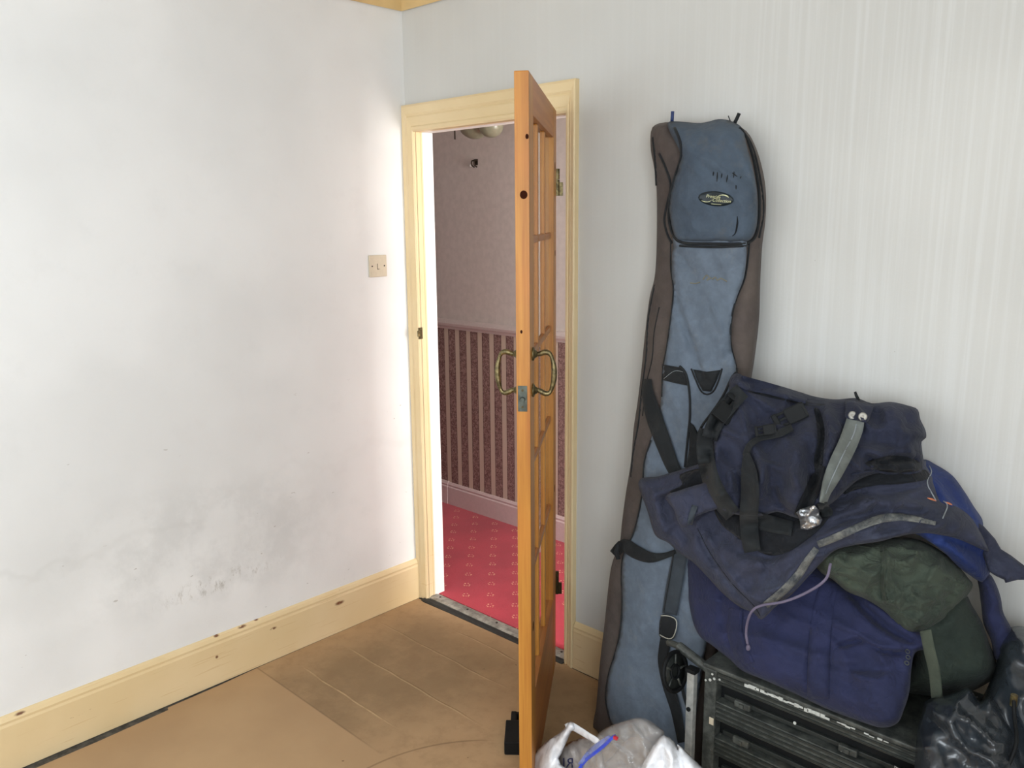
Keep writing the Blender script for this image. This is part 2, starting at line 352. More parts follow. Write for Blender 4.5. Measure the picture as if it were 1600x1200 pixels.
# --- sight lines of the survey camera: turn a measured direction and a depth into a point in the room
def rayd(px, py): return _F + _R*((px-800)/FPX) - _U*((py-600)/FPX)
def at(px, py, Y=None, Z=None, X=None, T=None):
    d = rayd(px, py)
    if T is None: T = (Y-CAM[1])/d[1] if Y is not None else (Z-CAM[2])/d[2] if Z is not None else (X-CAM[0])/d[0]
    return CAM+d*T
def tps(ctrl):
    """smooth depth (wall distance y) through control points (px, py, y)"""
    c = np.array(ctrl, float); P = c[:, :2]/100; n = len(c)
    def ph(r): return np.where(r > 1e-9, r*r*np.log(r+1e-12), 0)
    K = ph(np.linalg.norm(P[:, None]-P[None], axis=2))+np.eye(n)*.02; Q = np.hstack([np.ones((n, 1)), P])
    A = np.block([[K, Q], [Q.T, np.zeros((3, 3))]]); s_ = np.linalg.solve(A, np.concatenate([c[:, 2], [0, 0, 0]]))
    def f(q):
        q = np.atleast_2d(q)/100; return ph(np.linalg.norm(q[:, None]-P[None], axis=2))@s_[:n]+np.hstack([np.ones((len(q), 1)), q])@s_[n:]
    return f
def dpoly(q, poly, closed=False):
    a = np.array(poly, float)[:, :2]; b = np.roll(a, -1, 0)
    if not closed: a, b = a[:-1], b[:-1]
    best = np.full(len(q), 1e9); sg = np.zeros(len(q)); al = np.zeros(len(q))
    for i, (s_, e) in enumerate(zip(a, b)):
        v = e-s_; L = v@v+1e-9; t_ = np.clip(((q-s_)@v)/L, 0, 1); pr = s_+t_[:, None]*v; d = np.linalg.norm(q-pr, axis=1)
        m = d < best; best[m] = d[m]; sg[m] = np.sign(v[0]*(q[m, 1]-s_[1])-v[1]*(q[m, 0]-s_[0])); al[m] = (i+t_[m])/len(a)
    return best, sg, al
def inside(q, poly):
    x, y = q[:, 0], q[:, 1]; r = np.zeros(len(q), bool); P = np.array(poly); j = len(P)-1
    for i in range(len(P)):
        xi, yi, xj, yj = P[i, 0], P[i, 1], P[j, 0], P[j, 1]
        m = ((yi > y) != (yj > y)) & (x < (xj-xi)*(y-yi)/(yj-yi+1e-12)+xi); r ^= m; j = i
    return r
class Host:
    def __init__(s, *bv): s.b = list(bv)
    def t(s, px, py, dflt=None):
        d = Vector(rayd(px, py)); L = d.length; best = None
        for b in s.b:
            h = b.ray_cast(Vector(CAM), d/L)
            if h[0] is not None and (best is None or h[3] < best): best = h[3]
        return best/L if best is not None else dflt
def soft(name, outline, mat, parent=None, Y=None, host=None, lift=0, bulge=.05, D=40, back=.04, step=6, strokes=(), wr=(), corner=False, seed=0, expo=.5, zmin=.004, ymax=-.012, flat=False, fold=1.0):
    """a filled, padded cloth body: outline from sight lines, own depth, rounded front and back"""
    out = np.array(outline, float) if corner else catmull(outline, step, True)
    if corner:
        o2 = []
        for i in range(len(out)):
            a, b = out[i], out[(i+1) % len(out)]; m = max(1, int(np.linalg.norm(b-a)/step))
            for k in range(m): o2.append(a+(b-a)*k/m)
        out = np.array(o2)
    lo, hi = out.min(0), out.max(0); rnd = np.random.RandomState(seed+7)
    gx, gy = np.meshgrid(np.arange(lo[0], hi[0], step), np.arange(lo[1], hi[1], step*.87))
    gx[1::2] += step/2; q = np.stack([gx.ravel(), gy.ravel()], 1)+rnd.uniform(-.12, .12, (gx.size, 2))*step
    q = q[inside(q, out)]; d, _, _ = dpoly(q, out, True); q = q[d > step*.45]
    n0 = len(out); allp = np.vstack([out, q])
    r = delaunay_2d_cdt([Vector(p) for p in allp], [(i, (i+1) % n0) for i in range(n0)], [], 1, .01)
    P = np.array([tuple(v) for v in r[0]]); tris = [tuple(f) for f in r[2]]
    edge, _, _ = dpoly(P, out, True); bd = edge < 1e-3
    if host is not None:
        T0 = np.array([np.nan if (v := host.t(p[0], p[1])) is None else v for p in P])
        ok = ~np.isnan(T0)
        if (~ok).any():
            for i in np.where(~ok)[0]:
                j = np.argmin(np.linalg.norm(P[ok]-P[i], axis=1)); T0[i] = T0[ok][j]
        T0 -= lift
    else:
        f = tps(Y) if len(Y) > 2 else (lambda z_: np.full(len(z_), Y[0]))
        yy = f(P); T0 = np.array([(y_-CAM[1])/rayd(*p)[1] for p, y_ in zip(P, yy)])
    u = np.clip(edge/D, 0, 1); prof = (1-(1-u)**2)**expo
    disp = np.zeros(len(P))
    for st in strokes:
        pl = catmull(st[0], 6); dd, sg, al = dpoly(P, pl); W, A = st[1], st[2]
        end = np.clip(np.minimum(al, 1-al)*8+.15, 0, 1) if len(st) < 5 else 1
        A *= fold
        if len(st) > 3 and st[3] == 'step':
            disp += A*np.where(sg > 0, np.exp(-(dd/(W*3))**2), -.25*np.exp(-(dd/W)**2))*end
        else: disp += A*np.exp(-(dd/W)**2)*end
    for (kind, lam, ang, stretch, amp) in wr:
        ca, sa = math.cos(math.radians(ang)), math.sin(math.radians(ang))
        for i, p in enumerate(P):
            a = (p[0]*ca+p[1]*sa)/(lam*stretch); b = (-p[0]*sa+p[1]*ca)/lam
            v = noise.noise(Vector((a+seed*3.1, b, seed*1.7+.2*noise.noise(Vector((a*2, b*2, 5))))))
            disp[i] += amp*fold*(1.5*max(0, 1-2.4*abs(v))**1.6-.45 if kind == 'r' else v)
    mask = np.clip(edge/(D*.35), 0, 1); Tf = T0-bulge*prof-disp*np.maximum(mask, .0 if host is None else .25)
    Tb = T0+back*(prof if not flat else np.minimum(1, edge/3))
    vs = [];
    for i, p in enumerate(P):
        v = CAM+rayd(*p)*Tf[i]; v[2] = max(v[2], zmin); v[1] = min(v[1], ymax); vs.append(v)
    nb = len(P); bmap = {}
    for i, p in enumerate(P):
        if bd[i]: bmap[i] = i
        else:
            v = CAM+rayd(*p)*Tb[i]; v[1] = min(v[1], ymax+.004); v[2] = max(v[2], zmin-.001); bmap[i] = len(vs); vs.append(v)
    fs = []; front = []
    for a, b, c in tris:
        A_, B_, C_ = (np.array(vs[k]) for k in (a, b, c)); nrm = np.cross(B_-A_, C_-A_)
        if nrm@(CAM-A_) < 0: b, c = c, b
        front.append((a, b, c)); fs.append((a, b, c)); t3 = (bmap[a], bmap[c], bmap[b])
        if len(set(t3) & {a, b, c}) < 3: fs.append(t3)
    off = Vector((0, 0, 0)); p_ = parent
    while p_ is not None: off += p_.location; p_ = p_.parent
    o = pydata(name, [Vector(v)-off for v in vs], fs, mat, parent, True)
    bv = BVHTree.FromPolygons([Vector(v) for v in vs], front)
    o_host = Host(bv); HOSTS[o.name] = o_host
    return o, o_host
HOSTS = {}
def poff(parent):
    off = Vector((0, 0, 0)); p_ = parent
    while p_ is not None: off += p_.location; p_ = p_.parent
    return off
def ribbon(name, pts, width, mat, parent, host=None, lift=.003, thick=.002, Ys=None, step=5, ncross=5, arch=0, smoothT=3):
    """webbing strap following a surface (host) or hanging between given depths; pts (px,py[,width])"""
    raw = [list(p)+([width] if len(p) < 3 else []) for p in pts]
    if Ys: raw = [r_+[y] for r_, y in zip(raw, Ys)]
    C = catmull(raw, step); n = len(C); Tm = np.zeros((n, ncross)); Q = np.zeros((n, ncross, 2))
    for i in range(n):
        d = C[min(i+1, n-1), :2]-C[max(i-1, 0), :2]; d = d/(np.linalg.norm(d)+1e-9); nn = np.array([-d[1], d[0]])
        for k in range(ncross):
            s_ = (k/(ncross-1)-.5)*C[i, 2]; Q[i, k] = C[i, :2]+nn*s_
            if Ys: Tm[i, k] = (C[i, 3]-CAM[1])/rayd(*Q[i, k])[1]
            else:
                v = host.t(*Q[i, k]); Tm[i, k] = np.nan if v is None else v
    if not Ys:
        for i in range(n):
            row = Tm[i]; ok = ~np.isnan(row)
            if ok.any(): row[~ok] = row[ok].mean()
        ok = ~np.isnan(Tm[:, 0])
        for k in range(ncross): Tm[~ok, k] = np.interp(np.where(~ok)[0], np.where(ok)[0], Tm[ok, k])
        for _ in range(smoothT):
            T2 = Tm.copy(); T2[1:-1] = np.minimum(Tm[1:-1], (Tm[:-2]+Tm[1:-1]+Tm[2:])/3+.001); Tm = T2
    Tm -= lift
    vs = []; off = poff(parent)
    for layer in (0, 1):
        for i in range(n):
            for k in range(ncross):
                a = arch*math.cos((k/(ncross-1)-.5)*PI)
                v = CAM+rayd(*Q[i, k])*(Tm[i, k]-a+layer*thick); v[2] = max(v[2], .004); v[1] = min(v[1], -.006); vs.append(Vector(v)-off)
    fs = []; L = n*ncross
    for i in range(n-1):
        for k in range(ncross-1):
            a = i*ncross+k; fs.append((a, a+1, a+ncross+1, a+ncross)); fs.append((L+a, L+a+ncross, L+a+ncross+1, L+a+1))
        a = i*ncross; fs.append((a, a+ncross, L+a+ncross, L+a)); a = i*ncross+ncross-1; fs.append((a, L+a, L+a+ncross, a+ncross))
    for k in range(ncross-1):
        fs.append((k, L+k, L+k+1, k+1)); a = (n-1)*ncross+k; fs.append((a, a+1, L+a+1, L+a))
    return pydata(name, vs, fs, mat, parent, True)
def cordon(name, pts, r, mat, parent, host, lift=.0015, step=4, n=7):
    """thin round piping or cord lying on a surface"""
    C = catmull(pts, step); T = [host.t(*p[:2]) for p in C]; last = next((v for v in T if v is not None), 2.5); out = []
    for p, v in zip(C, T):
        if v is None: v = last
        last = v; out.append(CAM+rayd(*p[:2])*(v-lift))
    out = np.array(out)
    for _ in range(2): out[1:-1] = (out[:-2]+out[1:-1]*2+out[2:])/4
    off = poff(parent); return tube(name, [Vector(p)-off for p in out], r, mat, parent, n)
def spline3(pts, m=8):
    P = [np.array(p, float) for p in pts]; out = []
    for i in range(len(P)-1):
        p1, p2 = P[i], P[i+1]; p0 = P[i-1] if i else 2*p1-p2; p3 = P[i+2] if i+2 < len(P) else 2*p2-p1
        for k in range(m):
            s_ = k/m; out.append(.5*((2*p1)+(-p0+p2)*s_+(2*p0-5*p1+4*p2-p3)*s_**2+(-p0+3*p1-3*p2+p3)*s_**3))
    out.append(P[-1]); return out
def textmesh(name, s_, mapper, mat, parent, ital=0, thick=.0006):
    c = bpy.data.curves.new(name, 'FONT'); c.body = s_; c.size = 1; c.align_x = 'CENTER'; c.resolution_u = 3; c.shear = ital
    o = bpy.data.objects.new(name+'_tmp', c); COL.objects.link(o); bpy.context.view_layer.update()
    me = bpy.data.meshes.new_from_object(o.evaluated_get(bpy.context.evaluated_depsgraph_get())); bpy.data.objects.remove(o); me.name = name
    off = poff(parent)
    for v in me.vertices: v.co = Vector(mapper(v.co.x, v.co.y))-off
    me.materials.clear(); return obj(name, me, mat, parent)

# ================================================================ ROOM
RX, RY, RZ = 3.5, -3.7, 2.56
# floor: dark screed below, thin beige covering on top, cut short of the skirting along part of the left wall
struct(boxo('floor', (-.0, RY, -.08), (RX, 0, -.004), MAT['concrete']))
cov = [(.020, -.03), (.020, -.55), (.021, -.80), (.030, -.98), (.031, -1.165), (.046, -1.17), (.052, -1.4), (.05, -1.6), (.040, -1.78), (.03, -1.9), (.022, -2.05), (.022, RY), (RX, RY), (RX, -.02), (.9, -.022), (.86, -.012), (.5, -.022), (.06, -.040), (.045, -.03)]
bm = bmesh.new(); f = bm.faces.new([bm.verts.new((x, y, .0)) for x, y in cov]); g = bmesh.ops.extrude_face_region(bm, geom=[f])
for v in g['geom']:
    if isinstance(v, bmesh.types.BMVert): v.co.z = -.004
bmesh.ops.triangulate(bm, faces=[f for f in bm.faces if len(f.verts) > 4])
fc = bmobj('floor_covering', bm, MAT['floor']); struct(fc)
struct(boxo('wall_left', (-.12, RY-.1, -.05), (0, .0, RZ), MAT['wl']))
LX0, LX1, LZ, WT = .060, .846, 1.988, .085       # door opening, wall thickness
bm = bmesh.new()
box(bm, (LX1+.012, 0, -.05), (RX+.1, WT, RZ)); box(bm, (-.12, 0, LZ+.012), (LX1+.012, WT, RZ)); box(bm, (-.12, 0, -.05), (LX0-.012, WT, LZ+.012))
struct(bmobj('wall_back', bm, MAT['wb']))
SY0, SY1, SZ0, SZ1 = -3.52, -1.92, .85, 2.3
bm = bmesh.new()
box(bm, (RX, RY-.1, -.05), (RX+.1, SY0, RZ)); box(bm, (RX, SY1, -.05), (RX+.1, 0, RZ)); box(bm, (RX, SY0, -.05), (RX+.1, SY1, SZ0)); box(bm, (RX, SY0, SZ1), (RX+.1, SY1, RZ))
struct(bmobj('wall_right', bm, MAT['white']))
w2 = bpy.data.objects.new('window_2', None); COL.objects.link(w2); w2['kind'] = 'structure'
bm = bmesh.new()
for a, b in (((RX+.03, SY0, SZ0), (RX+.09, SY1, SZ0+.06)), ((RX+.03, SY0, SZ1-.06), (RX+.09, SY1, SZ1)), ((RX+.03, SY0, SZ0), (RX+.09, SY0+.06, SZ1)), ((RX+.03, SY1-.06, SZ0), (RX+.09, SY1, SZ1)), ((RX+.03, -2.75, SZ0), (RX+.09, -2.69, SZ1))): box(bm, a, b)
bmobj('window_frame', bm, MAT['white'], w2)
boxo('window_sill', (RX-.12, SY0-.05, SZ0-.03), (RX, SY1+.05, SZ0), MAT['white'], w2)
WX0, WX1, WZ0, WZ1 = .35, 2.75, .85, 2.3
bm = bmesh.new()
box(bm, (0, RY-.1, -.05), (WX0, RY, RZ)); box(bm, (WX1, RY-.1, -.05), (RX, RY, RZ)); box(bm, (WX0, RY-.1, -.05), (WX1, RY, WZ0)); box(bm, (WX0, RY-.1, WZ1), (WX1, RY, RZ))
struct(bmobj('wall_front', bm, MAT['white']))
struct(boxo('ceiling', (-.12, RY-.1, RZ), (RX+.1, WT, RZ+.08), MAT['ceil']))
# window behind the viewer
wn = thing('window_1', 'white framed window', 'window', (0, 0, 0)); wn['kind'] = 'structure'; del wn['label']; del wn['category']
bm = bmesh.new()
for a, b in (((WX0, RY-.09, WZ0), (WX1, RY-.03, WZ0+.06)), ((WX0, RY-.09, WZ1-.06), (WX1, RY-.03, WZ1)), ((WX0, RY-.09, WZ0), (WX0+.06, RY-.03, WZ1)), ((WX1-.06, RY-.09, WZ0), (WX1, RY-.03, WZ1)), ((1.52, RY-.09, WZ0), (1.58, RY-.03, WZ1))): box(bm, a, b)
bmobj('window_frame', bm, MAT['white'], wn)
boxo('window_sill', (WX0-.05, RY, WZ0-.03), (WX1+.05, RY+.12, WZ0), MAT['white'], wn)
# cornice: coved profile along left and back walls
prof = [(0, 0), (.0, -.112), (.012, -.118), (.020, -.104), (.030, -.084), (.050, -.058), (.078, -.034), (.104, -.022), (.112, -.010), (.125, -.006), (.125, 0)]
Hc = RZ-.118
cor = sweep('trim_1', prof, [((0, RY, RZ), (1, 0, 0), (0, 0, 1)), ((.0, 0, RZ), (1, -1, 0), (0, 0, 1)), ((RX, 0, RZ), (0, -1, 0), (0, 0, 1))], MAT['cornice']); struct(cor)
# skirting boards with a moulded top
sk = [(0, 0), (.018, 0), (.018, .150), (.015, .158), (.016, .166), (.010, .178), (.004, .182), (0, .182)]
struct(sweep('baseboard_left', sk, [((0, RY, 0), (1, 0, 0), (0, 0, 1)), ((0, -.02, 0), (1, 0, 0), (0, 0, 1))], MAT['cream']))
struct(sweep('baseboard_back', sk, [((.894, 0, 0), (0, -1, 0), (0, 0, 1)), ((RX, 0, 0), (0, -1, 0), (0, 0, 1))], MAT['cream']))
struct(sweep('baseboard_right', sk, [((RX, RY, 0), (-1, 0, 0), (0, 0, 1)), ((RX, 0, 0), (-1, 0, 0), (0, 0, 1))], MAT['cream']))
# architrave: profile (across width from inner edge, out from the wall)
def arch_prof(wd, s_=1): return [(0, 0), (0, .012), (.004*s_, .016), (.010*s_, .016), (.013*s_, .012), (.018*s_, .014), (wd*.52, .018), (wd*.58, .015), (wd*.66, .021), (wd*.92, .024), (wd, .020), (wd, 0)]
YF = 0.0
ar = sweep('trim_2', arch_prof(.060), [((LX0, YF, .0), (-1, 0, 0), (0, -1, 0)), ((LX0, YF, LZ), (-1, 0, 1.72), (0, -1, 0))], MAT['cream']); struct(ar)
ar = sweep('trim_3', arch_prof(.103, 1.7), [((LX0, YF, LZ), (-.5825, 0, 1), (0, -1, 0)), ((LX1, YF, LZ), (.447, 0, 1), (0, -1, 0))], MAT['cream']); struct(ar)
ar = sweep('trim_4', arch_prof(.046), [((LX1, YF, LZ), (1, 0, 2.24), (0, -1, 0)), ((LX1, YF, .0), (1, 0, 0), (0, -1, 0))], MAT['cream']); struct(ar)
# door lining with stop, white beyond
bm = bmesh.new(); box(bm, (LX0-.012, -.002, 0), (LX0, .028, LZ)); box(bm, (LX1, -.002, 0), (LX1+.012, .028, LZ)); box(bm, (LX0-.012, -.002, LZ), (LX1+.012, .028, LZ+.012)); box(bm, (LX0, .024, 0), (LX0+.002, .032, LZ))
struct(bmobj('trim_5', bm, MAT['cream']))
bm = bmesh.new(); box(bm, (LX0-.012, .028, 0), (LX0-.001, WT+.004, LZ)); box(bm, (LX1+.001, .028, 0), (LX1+.012, WT+.004, LZ)); box(bm, (LX0-.012, .028, LZ+.001), (LX1+.012, WT+.004, LZ+.012))
struct(bmobj('trim_6', bm, MAT['white']))
# strike plate on left jamb
sp = thing('strike_plate', 'small brass strike plate on the cream left door jamb', 'latch plate', (LX0, -.008, 1.185))
boxo('plate', (0, -.010, -.024), (.002, .012, .024), MAT['brassd'], sp, .0008); boxo('lip', (.002, -.017, -.012), (.006, -.004, .012), MAT['brass'], sp, .001)
for dz in (-.018, .018):
    bm = bmesh.new(); cyl(bm, (.002, .003, dz), (.0034, .003, dz), .003, 10); bmobj('screw', bm, MAT['brass'], sp)
# threshold
th_ = thing('threshold_strip', 'worn grey metal threshold strip nailed across the doorway', 'threshold', (LX0, 0, 0))
LW = LX1-LX0
bm = bmesh.new(); vs_ = []
sweep('cover_strip', [(0, 0), (0, .006), (.012, .011), (.028, .0115), (.044, .009), (.056, .004), (.056, 0)], [((0, 0, 0), (0, 1, 0), (0, 0, 1)), ((LW, 0, 0), (0, 1, 0), (0, 0, 1))], MAT['threshold'], th_)
bm.free()
sweep('rubber_edge', [(-.030, -.003), (-.030, .002), (-.020, .006), (-.002, .006), (-.002, -.003)], [((-.015, -.006, 0), (0, 1, 0), (0, 0, 1)), ((LW*.5, 0, 0), (0, 1, 0), (0, 0, 1)), ((LW, .004, 0), (0, 1, 0), (0, 0, 1))], MAT['rubber'], th_)
for k in range(5):
    bm = bmesh.new(); cyl(bm, (.04+k*.175, .028, .011), (.04+k*.175, .028, .0132), .005, 10); bmobj('nail', bm, MAT['dark'], th_)

# ---------------------------------------------------------------- HALL
HY = .905; HX0, HX1 = -2.6, 2.8
struct(boxo('floor_hall_base', (HX0, WT, -.08), (HX1, HY+.1, -.006), MAT['concrete']))
hc = boxo('hall_carpet', (HX0, .052, -.006), (HX1, HY-.002, .006), MAT['carpet'])
bm = bmesh.new(); box(bm, (HX0, WT+.006, -.005), (HX1, HY-.002, .007)); box(bm, (LX0, .056, -.005), (LX1, WT+.006, .007))
bpy.data.objects.remove(hc); hc = bmobj('hall_carpet', bm, MAT['carpet']); tag(hc, 'red carpet with small pale flower motifs in the hallway', 'carpet')
DZ0, DZ1 = 1.045, 1.10
bm = bmesh.new(); box(bm, (HX0, HY, DZ1), (HX1, HY+.1, 2.56)); struct(bmobj('wall_hall_far', bm, MAT['hallwall']))
struct(boxo('wall_hall_dado', (HX0, HY, -.05), (HX1, HY+.1, DZ1), MAT['paper']))
struct(sweep('trim_7', [(0, 0), (.006, 0), (.010, .010), (.020, .020), (.024, .034), (.018, .046), (.008, .055), (0, .055)], [((HX0, HY, DZ0), (0, -1, 0), (0, 0, 1)), ((HX1, HY, DZ0), (0, -1, 0), (0, 0, 1))], MAT['dado']))
struct(sweep('baseboard_hall', [(0, 0), (.016, 0), (.016, .110), (.011, .116), (.013, .126), (.006, .138), (0, .138)], [((-.80, HY, 0), (0, -1, 0), (0, 0, 1)), ((HX1, HY, 0), (0, -1, 0), (0, 0, 1))], MAT['hallskirt']))
struct(sweep('baseboard_hall_end', [(0, 0), (.019, 0), (.019, .112), (.014, .118), (.016, .128), (.008, .141), (0, .141)], [((HX0, HY, 0), (0, -1, 0), (0, 0, 1)), ((-.803, HY, 0), (0, -1, 0), (0, 0, 1))], MAT['hallskirt']))
struct(boxo('wall_hall_left', (HX0-.1, WT, -.05), (HX0, HY+.1, 2.56), MAT['hallwall']))
bm = bmesh.new(); box(bm, (HX0, WT-.001, -.05), (-.12, WT+.02, 2.56)); struct(bmobj('wall_hall_near', bm, MAT['hallwall']))
bm = bmesh.new(); box(bm, (HX1, WT, -.05), (HX1+.1, .14, 2.56)); box(bm, (HX1, .86, -.05), (HX1+.1, HY+.1, 2.56)); box(bm, (HX1, .14, 2.12), (HX1+.1, .86, 2.56)); box(bm, (HX1, .14, -.05), (HX1+.1, .86, .55))
struct(bmobj('wall_hall_right', bm, MAT['hallwall']))
struct(boxo('ceiling_hall', (HX0-.1, WT, 2.56), (HX1+.1, HY+.1, 2.64), MAT['ceil']))
# ceiling lamp in the hall, seen just under the lintel
lp = thing('ceiling_lamp', 'hallway ceiling lamp with frosted glass bowl shades', 'lamp', (-.11, .5, 2.56))
lathe('ceiling_rose', [(0, 0), (.055, -.002), (.052, -.014), (.02, -.03), (0, -.032)], Matrix.Identity(4), MAT['bulbdark'], lp)
tube('stem', [(0, 0, -.02), (0, 0, -.40)], .007, MAT['bulbdark'], lp)
lathe('hub', [(0, -.34), (.03, -.36), (.036, -.385), (.02, -.41), (0, -.42)], Matrix.Identity(4), MAT['bulbdark'], lp)
for (dx, dy, dz, r) in ((-.03, .02, -.55, .078), (.095, .0, -.555, .056), (-.10, -.10, -.47, .05)):
    a = tube('arm', spline3([(0, 0, -.38), (dx*.6, dy*.6, -.36), (dx, dy, -.40), (dx, dy, dz+r*.75)]), .005, MAT['bulbdark'], lp)
    pr = [(r*math.sin(a_), -r*.95*math.cos(a_)) for a_ in [i/12*1.9 for i in range(13)]]; pr += [(q*.94, z_+.003) for q, z_ in reversed(pr[1:])]
    lathe('lamp_shade', pr, Matrix.Translation((dx, dy, dz+r*.9)) @ Matrix.Rotation(.25, 4, 'Y'), MAT['shade'], lp)
tube('finial', [(-.14, 0, -.40), (-.143, 0, -.50), (-.143, 0, -.548)], .0032, MAT['bulbdark'], lp)
tube('finial', [(0, 0, -.38), (-.08, 0, -.36), (-.14, 0, -.40)], .0035, MAT['bulbdark'], lp)
hk = thing('wall_hook', 'small dark double hook on the far hallway wall', 'hook', (-.535, HY, 1.938))
boxo('plate', (-.012, -.004, -.012), (.016, 0, .018), MAT['bulbdark'], hk, .001)
for dx in (-.008, .012): tube('prong', spline3([(dx, -.003, .012), (dx, -.022, .008), (dx, -.022, -.012), (dx, -.004, -.022)], 5), .0035, MAT['bulbdark'], hk)
bm = bmesh.new(); bmesh.ops.create_icosphere(bm, subdivisions=2, radius=.007, matrix=Matrix.Translation((-.034, -.004, -.012))); bmobj('nail_head', bm, MAT['white'], hk, True)

# ---------------------------------------------------------------- OPEN DOOR
HXd, HYd, TH, ZB, DT, DW, DH = .8366, -.0501, .6216, .012, .0363, .762, 1.981
door = bpy.data.objects.new('door_1', None); COL.objects.link(door); door['kind'] = 'structure'; door.location = (HXd, HYd, ZB)
door.rotation_euler = (0, 0, -PI/2+TH)   # local +x: from hinge to free edge; local y=0 right face, body towards -y
DM = Matrix.Identity(4)
def dbox(name, lo, hi, mat, bev=.0015, par=None): return boxo(name, lo, hi, mat, par or door, bev)
ST = .094
dbox('stile', (0, -DT, 0), (ST, 0, DH), MAT['pv'], .003); dbox('stile', (DW-ST, -DT, 0), (DW, 0, DH), MAT['pv'], .003)
zr = [1.888, 1.578, 1.273, .963, .648, .298]     # glass field limits in local z (top .. bottom)
dbox('rail', (ST, -DT+.0005, zr[0]), (DW-ST, -.0005, DH), MAT['ph'], .002); dbox('rail', (ST, -DT+.0005, 0), (DW-ST, -.0005, zr[-1]), MAT['ph'], .002)
cw = (DW-2*ST)/3; mh = .020
for k in (1, 2): dbox('glazing_bar', (ST+k*cw-mh/2, -DT+.009, zr[-1]), (ST+k*cw+mh/2, -.009, zr[0]), MAT['pv'], .004)
for z_ in zr[1:-1]:
    for c in range(3): dbox('glazing_bar', (ST+c*cw+(mh/2 if c else 0), -DT+.009, z_-mh/2), (ST+(c+1)*cw-(mh/2 if c < 2 else 0), -.009, z_+mh/2), MAT['ph'], .004)
for r_ in range(5):
    for c in range(3):
        x0 = ST+c*cw+(mh/2 if c else 0); x1 = ST+(c+1)*cw-(mh/2 if c < 2 else 0); z1 = zr[r_]-(mh/2 if r_ else 0); z0 = zr[r_+1]+(mh/2 if r_ < 4 else 0)
        dbox('pane', (x0-.001, -DT/2-.002, z0-.001), (x1+.001, -DT/2+.002, z1+.001), MAT['clearglass'], 0)
def disc(name, c, nrm, r, t_, mat, par, sx=1, sz=1):
    bm = bmesh.new(); cyl(bm, Vector(c), Vector(c)+Vector(nrm)*t_, r, 20)
    for v in bm.verts:
        v.co.z = c[2]+(v.co.z-c[2])*sz
    return bmobj(name, bm, mat, par)
for (dy, z_, r_, sz) in ((-.014, 1.690, .0095, 1.1), (-.005, 1.828, .004, 1.6), (-.022, 1.35, .003, 1.5)): disc('knot', (DW-.0002, dy, z_-ZB+.012), (1, 0, 0), r_, .0006, MAT['knot'], door, sz=sz)
for (x_, z_, r_, sz) in ((.043, 1.11, .010, 2.4), (.05, .70, .007, 2.0), (.04, 1.52, .006, 1.6), (.72, .52, .010, 1.4), (.05, 1.80, .008, 1.8)): disc('knot', (x_, -.0002, z_), (0, 1, 0), r_, .0006, MAT['knot'], door, sz=sz)
# D handles on both faces
for s_, y0 in ((1, 0.0), (-1, -DT)):
    h = bpy.data.objects.new('door_handle', None); COL.objects.link(h); h.parent = door; h.location = (DW-.052, y0, 1.238)
    P = spline3([(0, 0, .047), (0, s_*.016, .047), (0, s_*.034, .052), (0, s_*.047, .046), (0, s_*.055, .022), (0, s_*.057, -.005), (0, s_*.054, -.032), (0, s_*.046, -.054), (0, s_*.034, -.058), (0, s_*.016, -.050), (0, 0, -.050)], 6)
    n_ = len(P); rs = [.0038+.0028*abs(math.sin(PI*min(1, max(0, (i/n_))*1.0)*3))+.0012*math.sin(PI*i/n_) for i in range(n_)]
    tube('grip', P, .006, MAT['brass'], h, 12, rs)
    for zz in (.047, -.050):
        Mx = Matrix.Translation((0, 0, zz)) @ Matrix.Rotation(-s_*PI/2, 4, 'X')
        lathe('rose', [(0, 0), (.0175, 0), (.0185, .003), (.014, .006), (.011, .0065), (.009, .011), (.006, .014), (0, .015)], Mx, MAT['brass'], h)
# latch face plate on the free edge
lt = bpy.data.objects.new('latch_plate', None); COL.objects.link(lt); lt.parent = door; lt.location = (DW, -.020, 1.176)
boxo('face_plate', (0, -.012, -.034), (.0018, .012, .034), MAT['steel'], lt, .0006)
bm = bmesh.new(); cyl(bm, (.001, 0, -.002), (.010, 0, -.002), .0075, 18, .006); bmobj('latch_bolt', bm, MAT['steel'], lt, False)
for dz in (-.022, .022): disc('screw', (.0016, 0, dz), (1, 0, 0), .0032, .0008, MAT['brassd'], lt)
# hinges: leaves and knuckle between leaf and lining
for z_, mt in ((1.764-ZB, MAT['brass']), (.332-ZB, MAT['brassd'])):
    h = bpy.data.objects.new('hinge', None); COL.objects.link(h); h.parent = door; h.location = (0, 0, z_)
    bm = bmesh.new()
    for k in range(5): cyl(bm, (-.006, .005, -.044+k*.0178), (-.006, .005, -.044+k*.0178+.0168), .0062, 14)
    bmobj('knuckle', bm, mt, h); boxo('leaf', (-.0018, -.026, -.044), (.0, .004, .044), mt, h, .0004)
    boxo('leaf', (-.012, .004, -.044), (-.005, .022, -.0), mt, h, .0004)

# ---------------------------------------------------------------- LIGHT SWITCH
sw = thing('switch_plate', 'ivory wall plate with two screws on the left wall beside the door', 'switch', (0, -.170, 1.467))
bm = bmesh.new(); box(bm, (0, -.043, -.043), (.0085, .043, .043), .003); bmobj('plate', bm, MAT['switch'], sw, False)
for dy in (-.030, .030): disc('screw', (.0084, dy, 0), (1, 0, 0), .0032, .0008, MAT['dark'], sw)
boxo('marking', (.0085, -.006, -.013), (.0089, -.0035, .010), MAT['bulbdark'], sw); boxo('marking', (.0085, -.0035, -.013), (.0089, .005, -.0108), MAT['bulbdark'], sw)

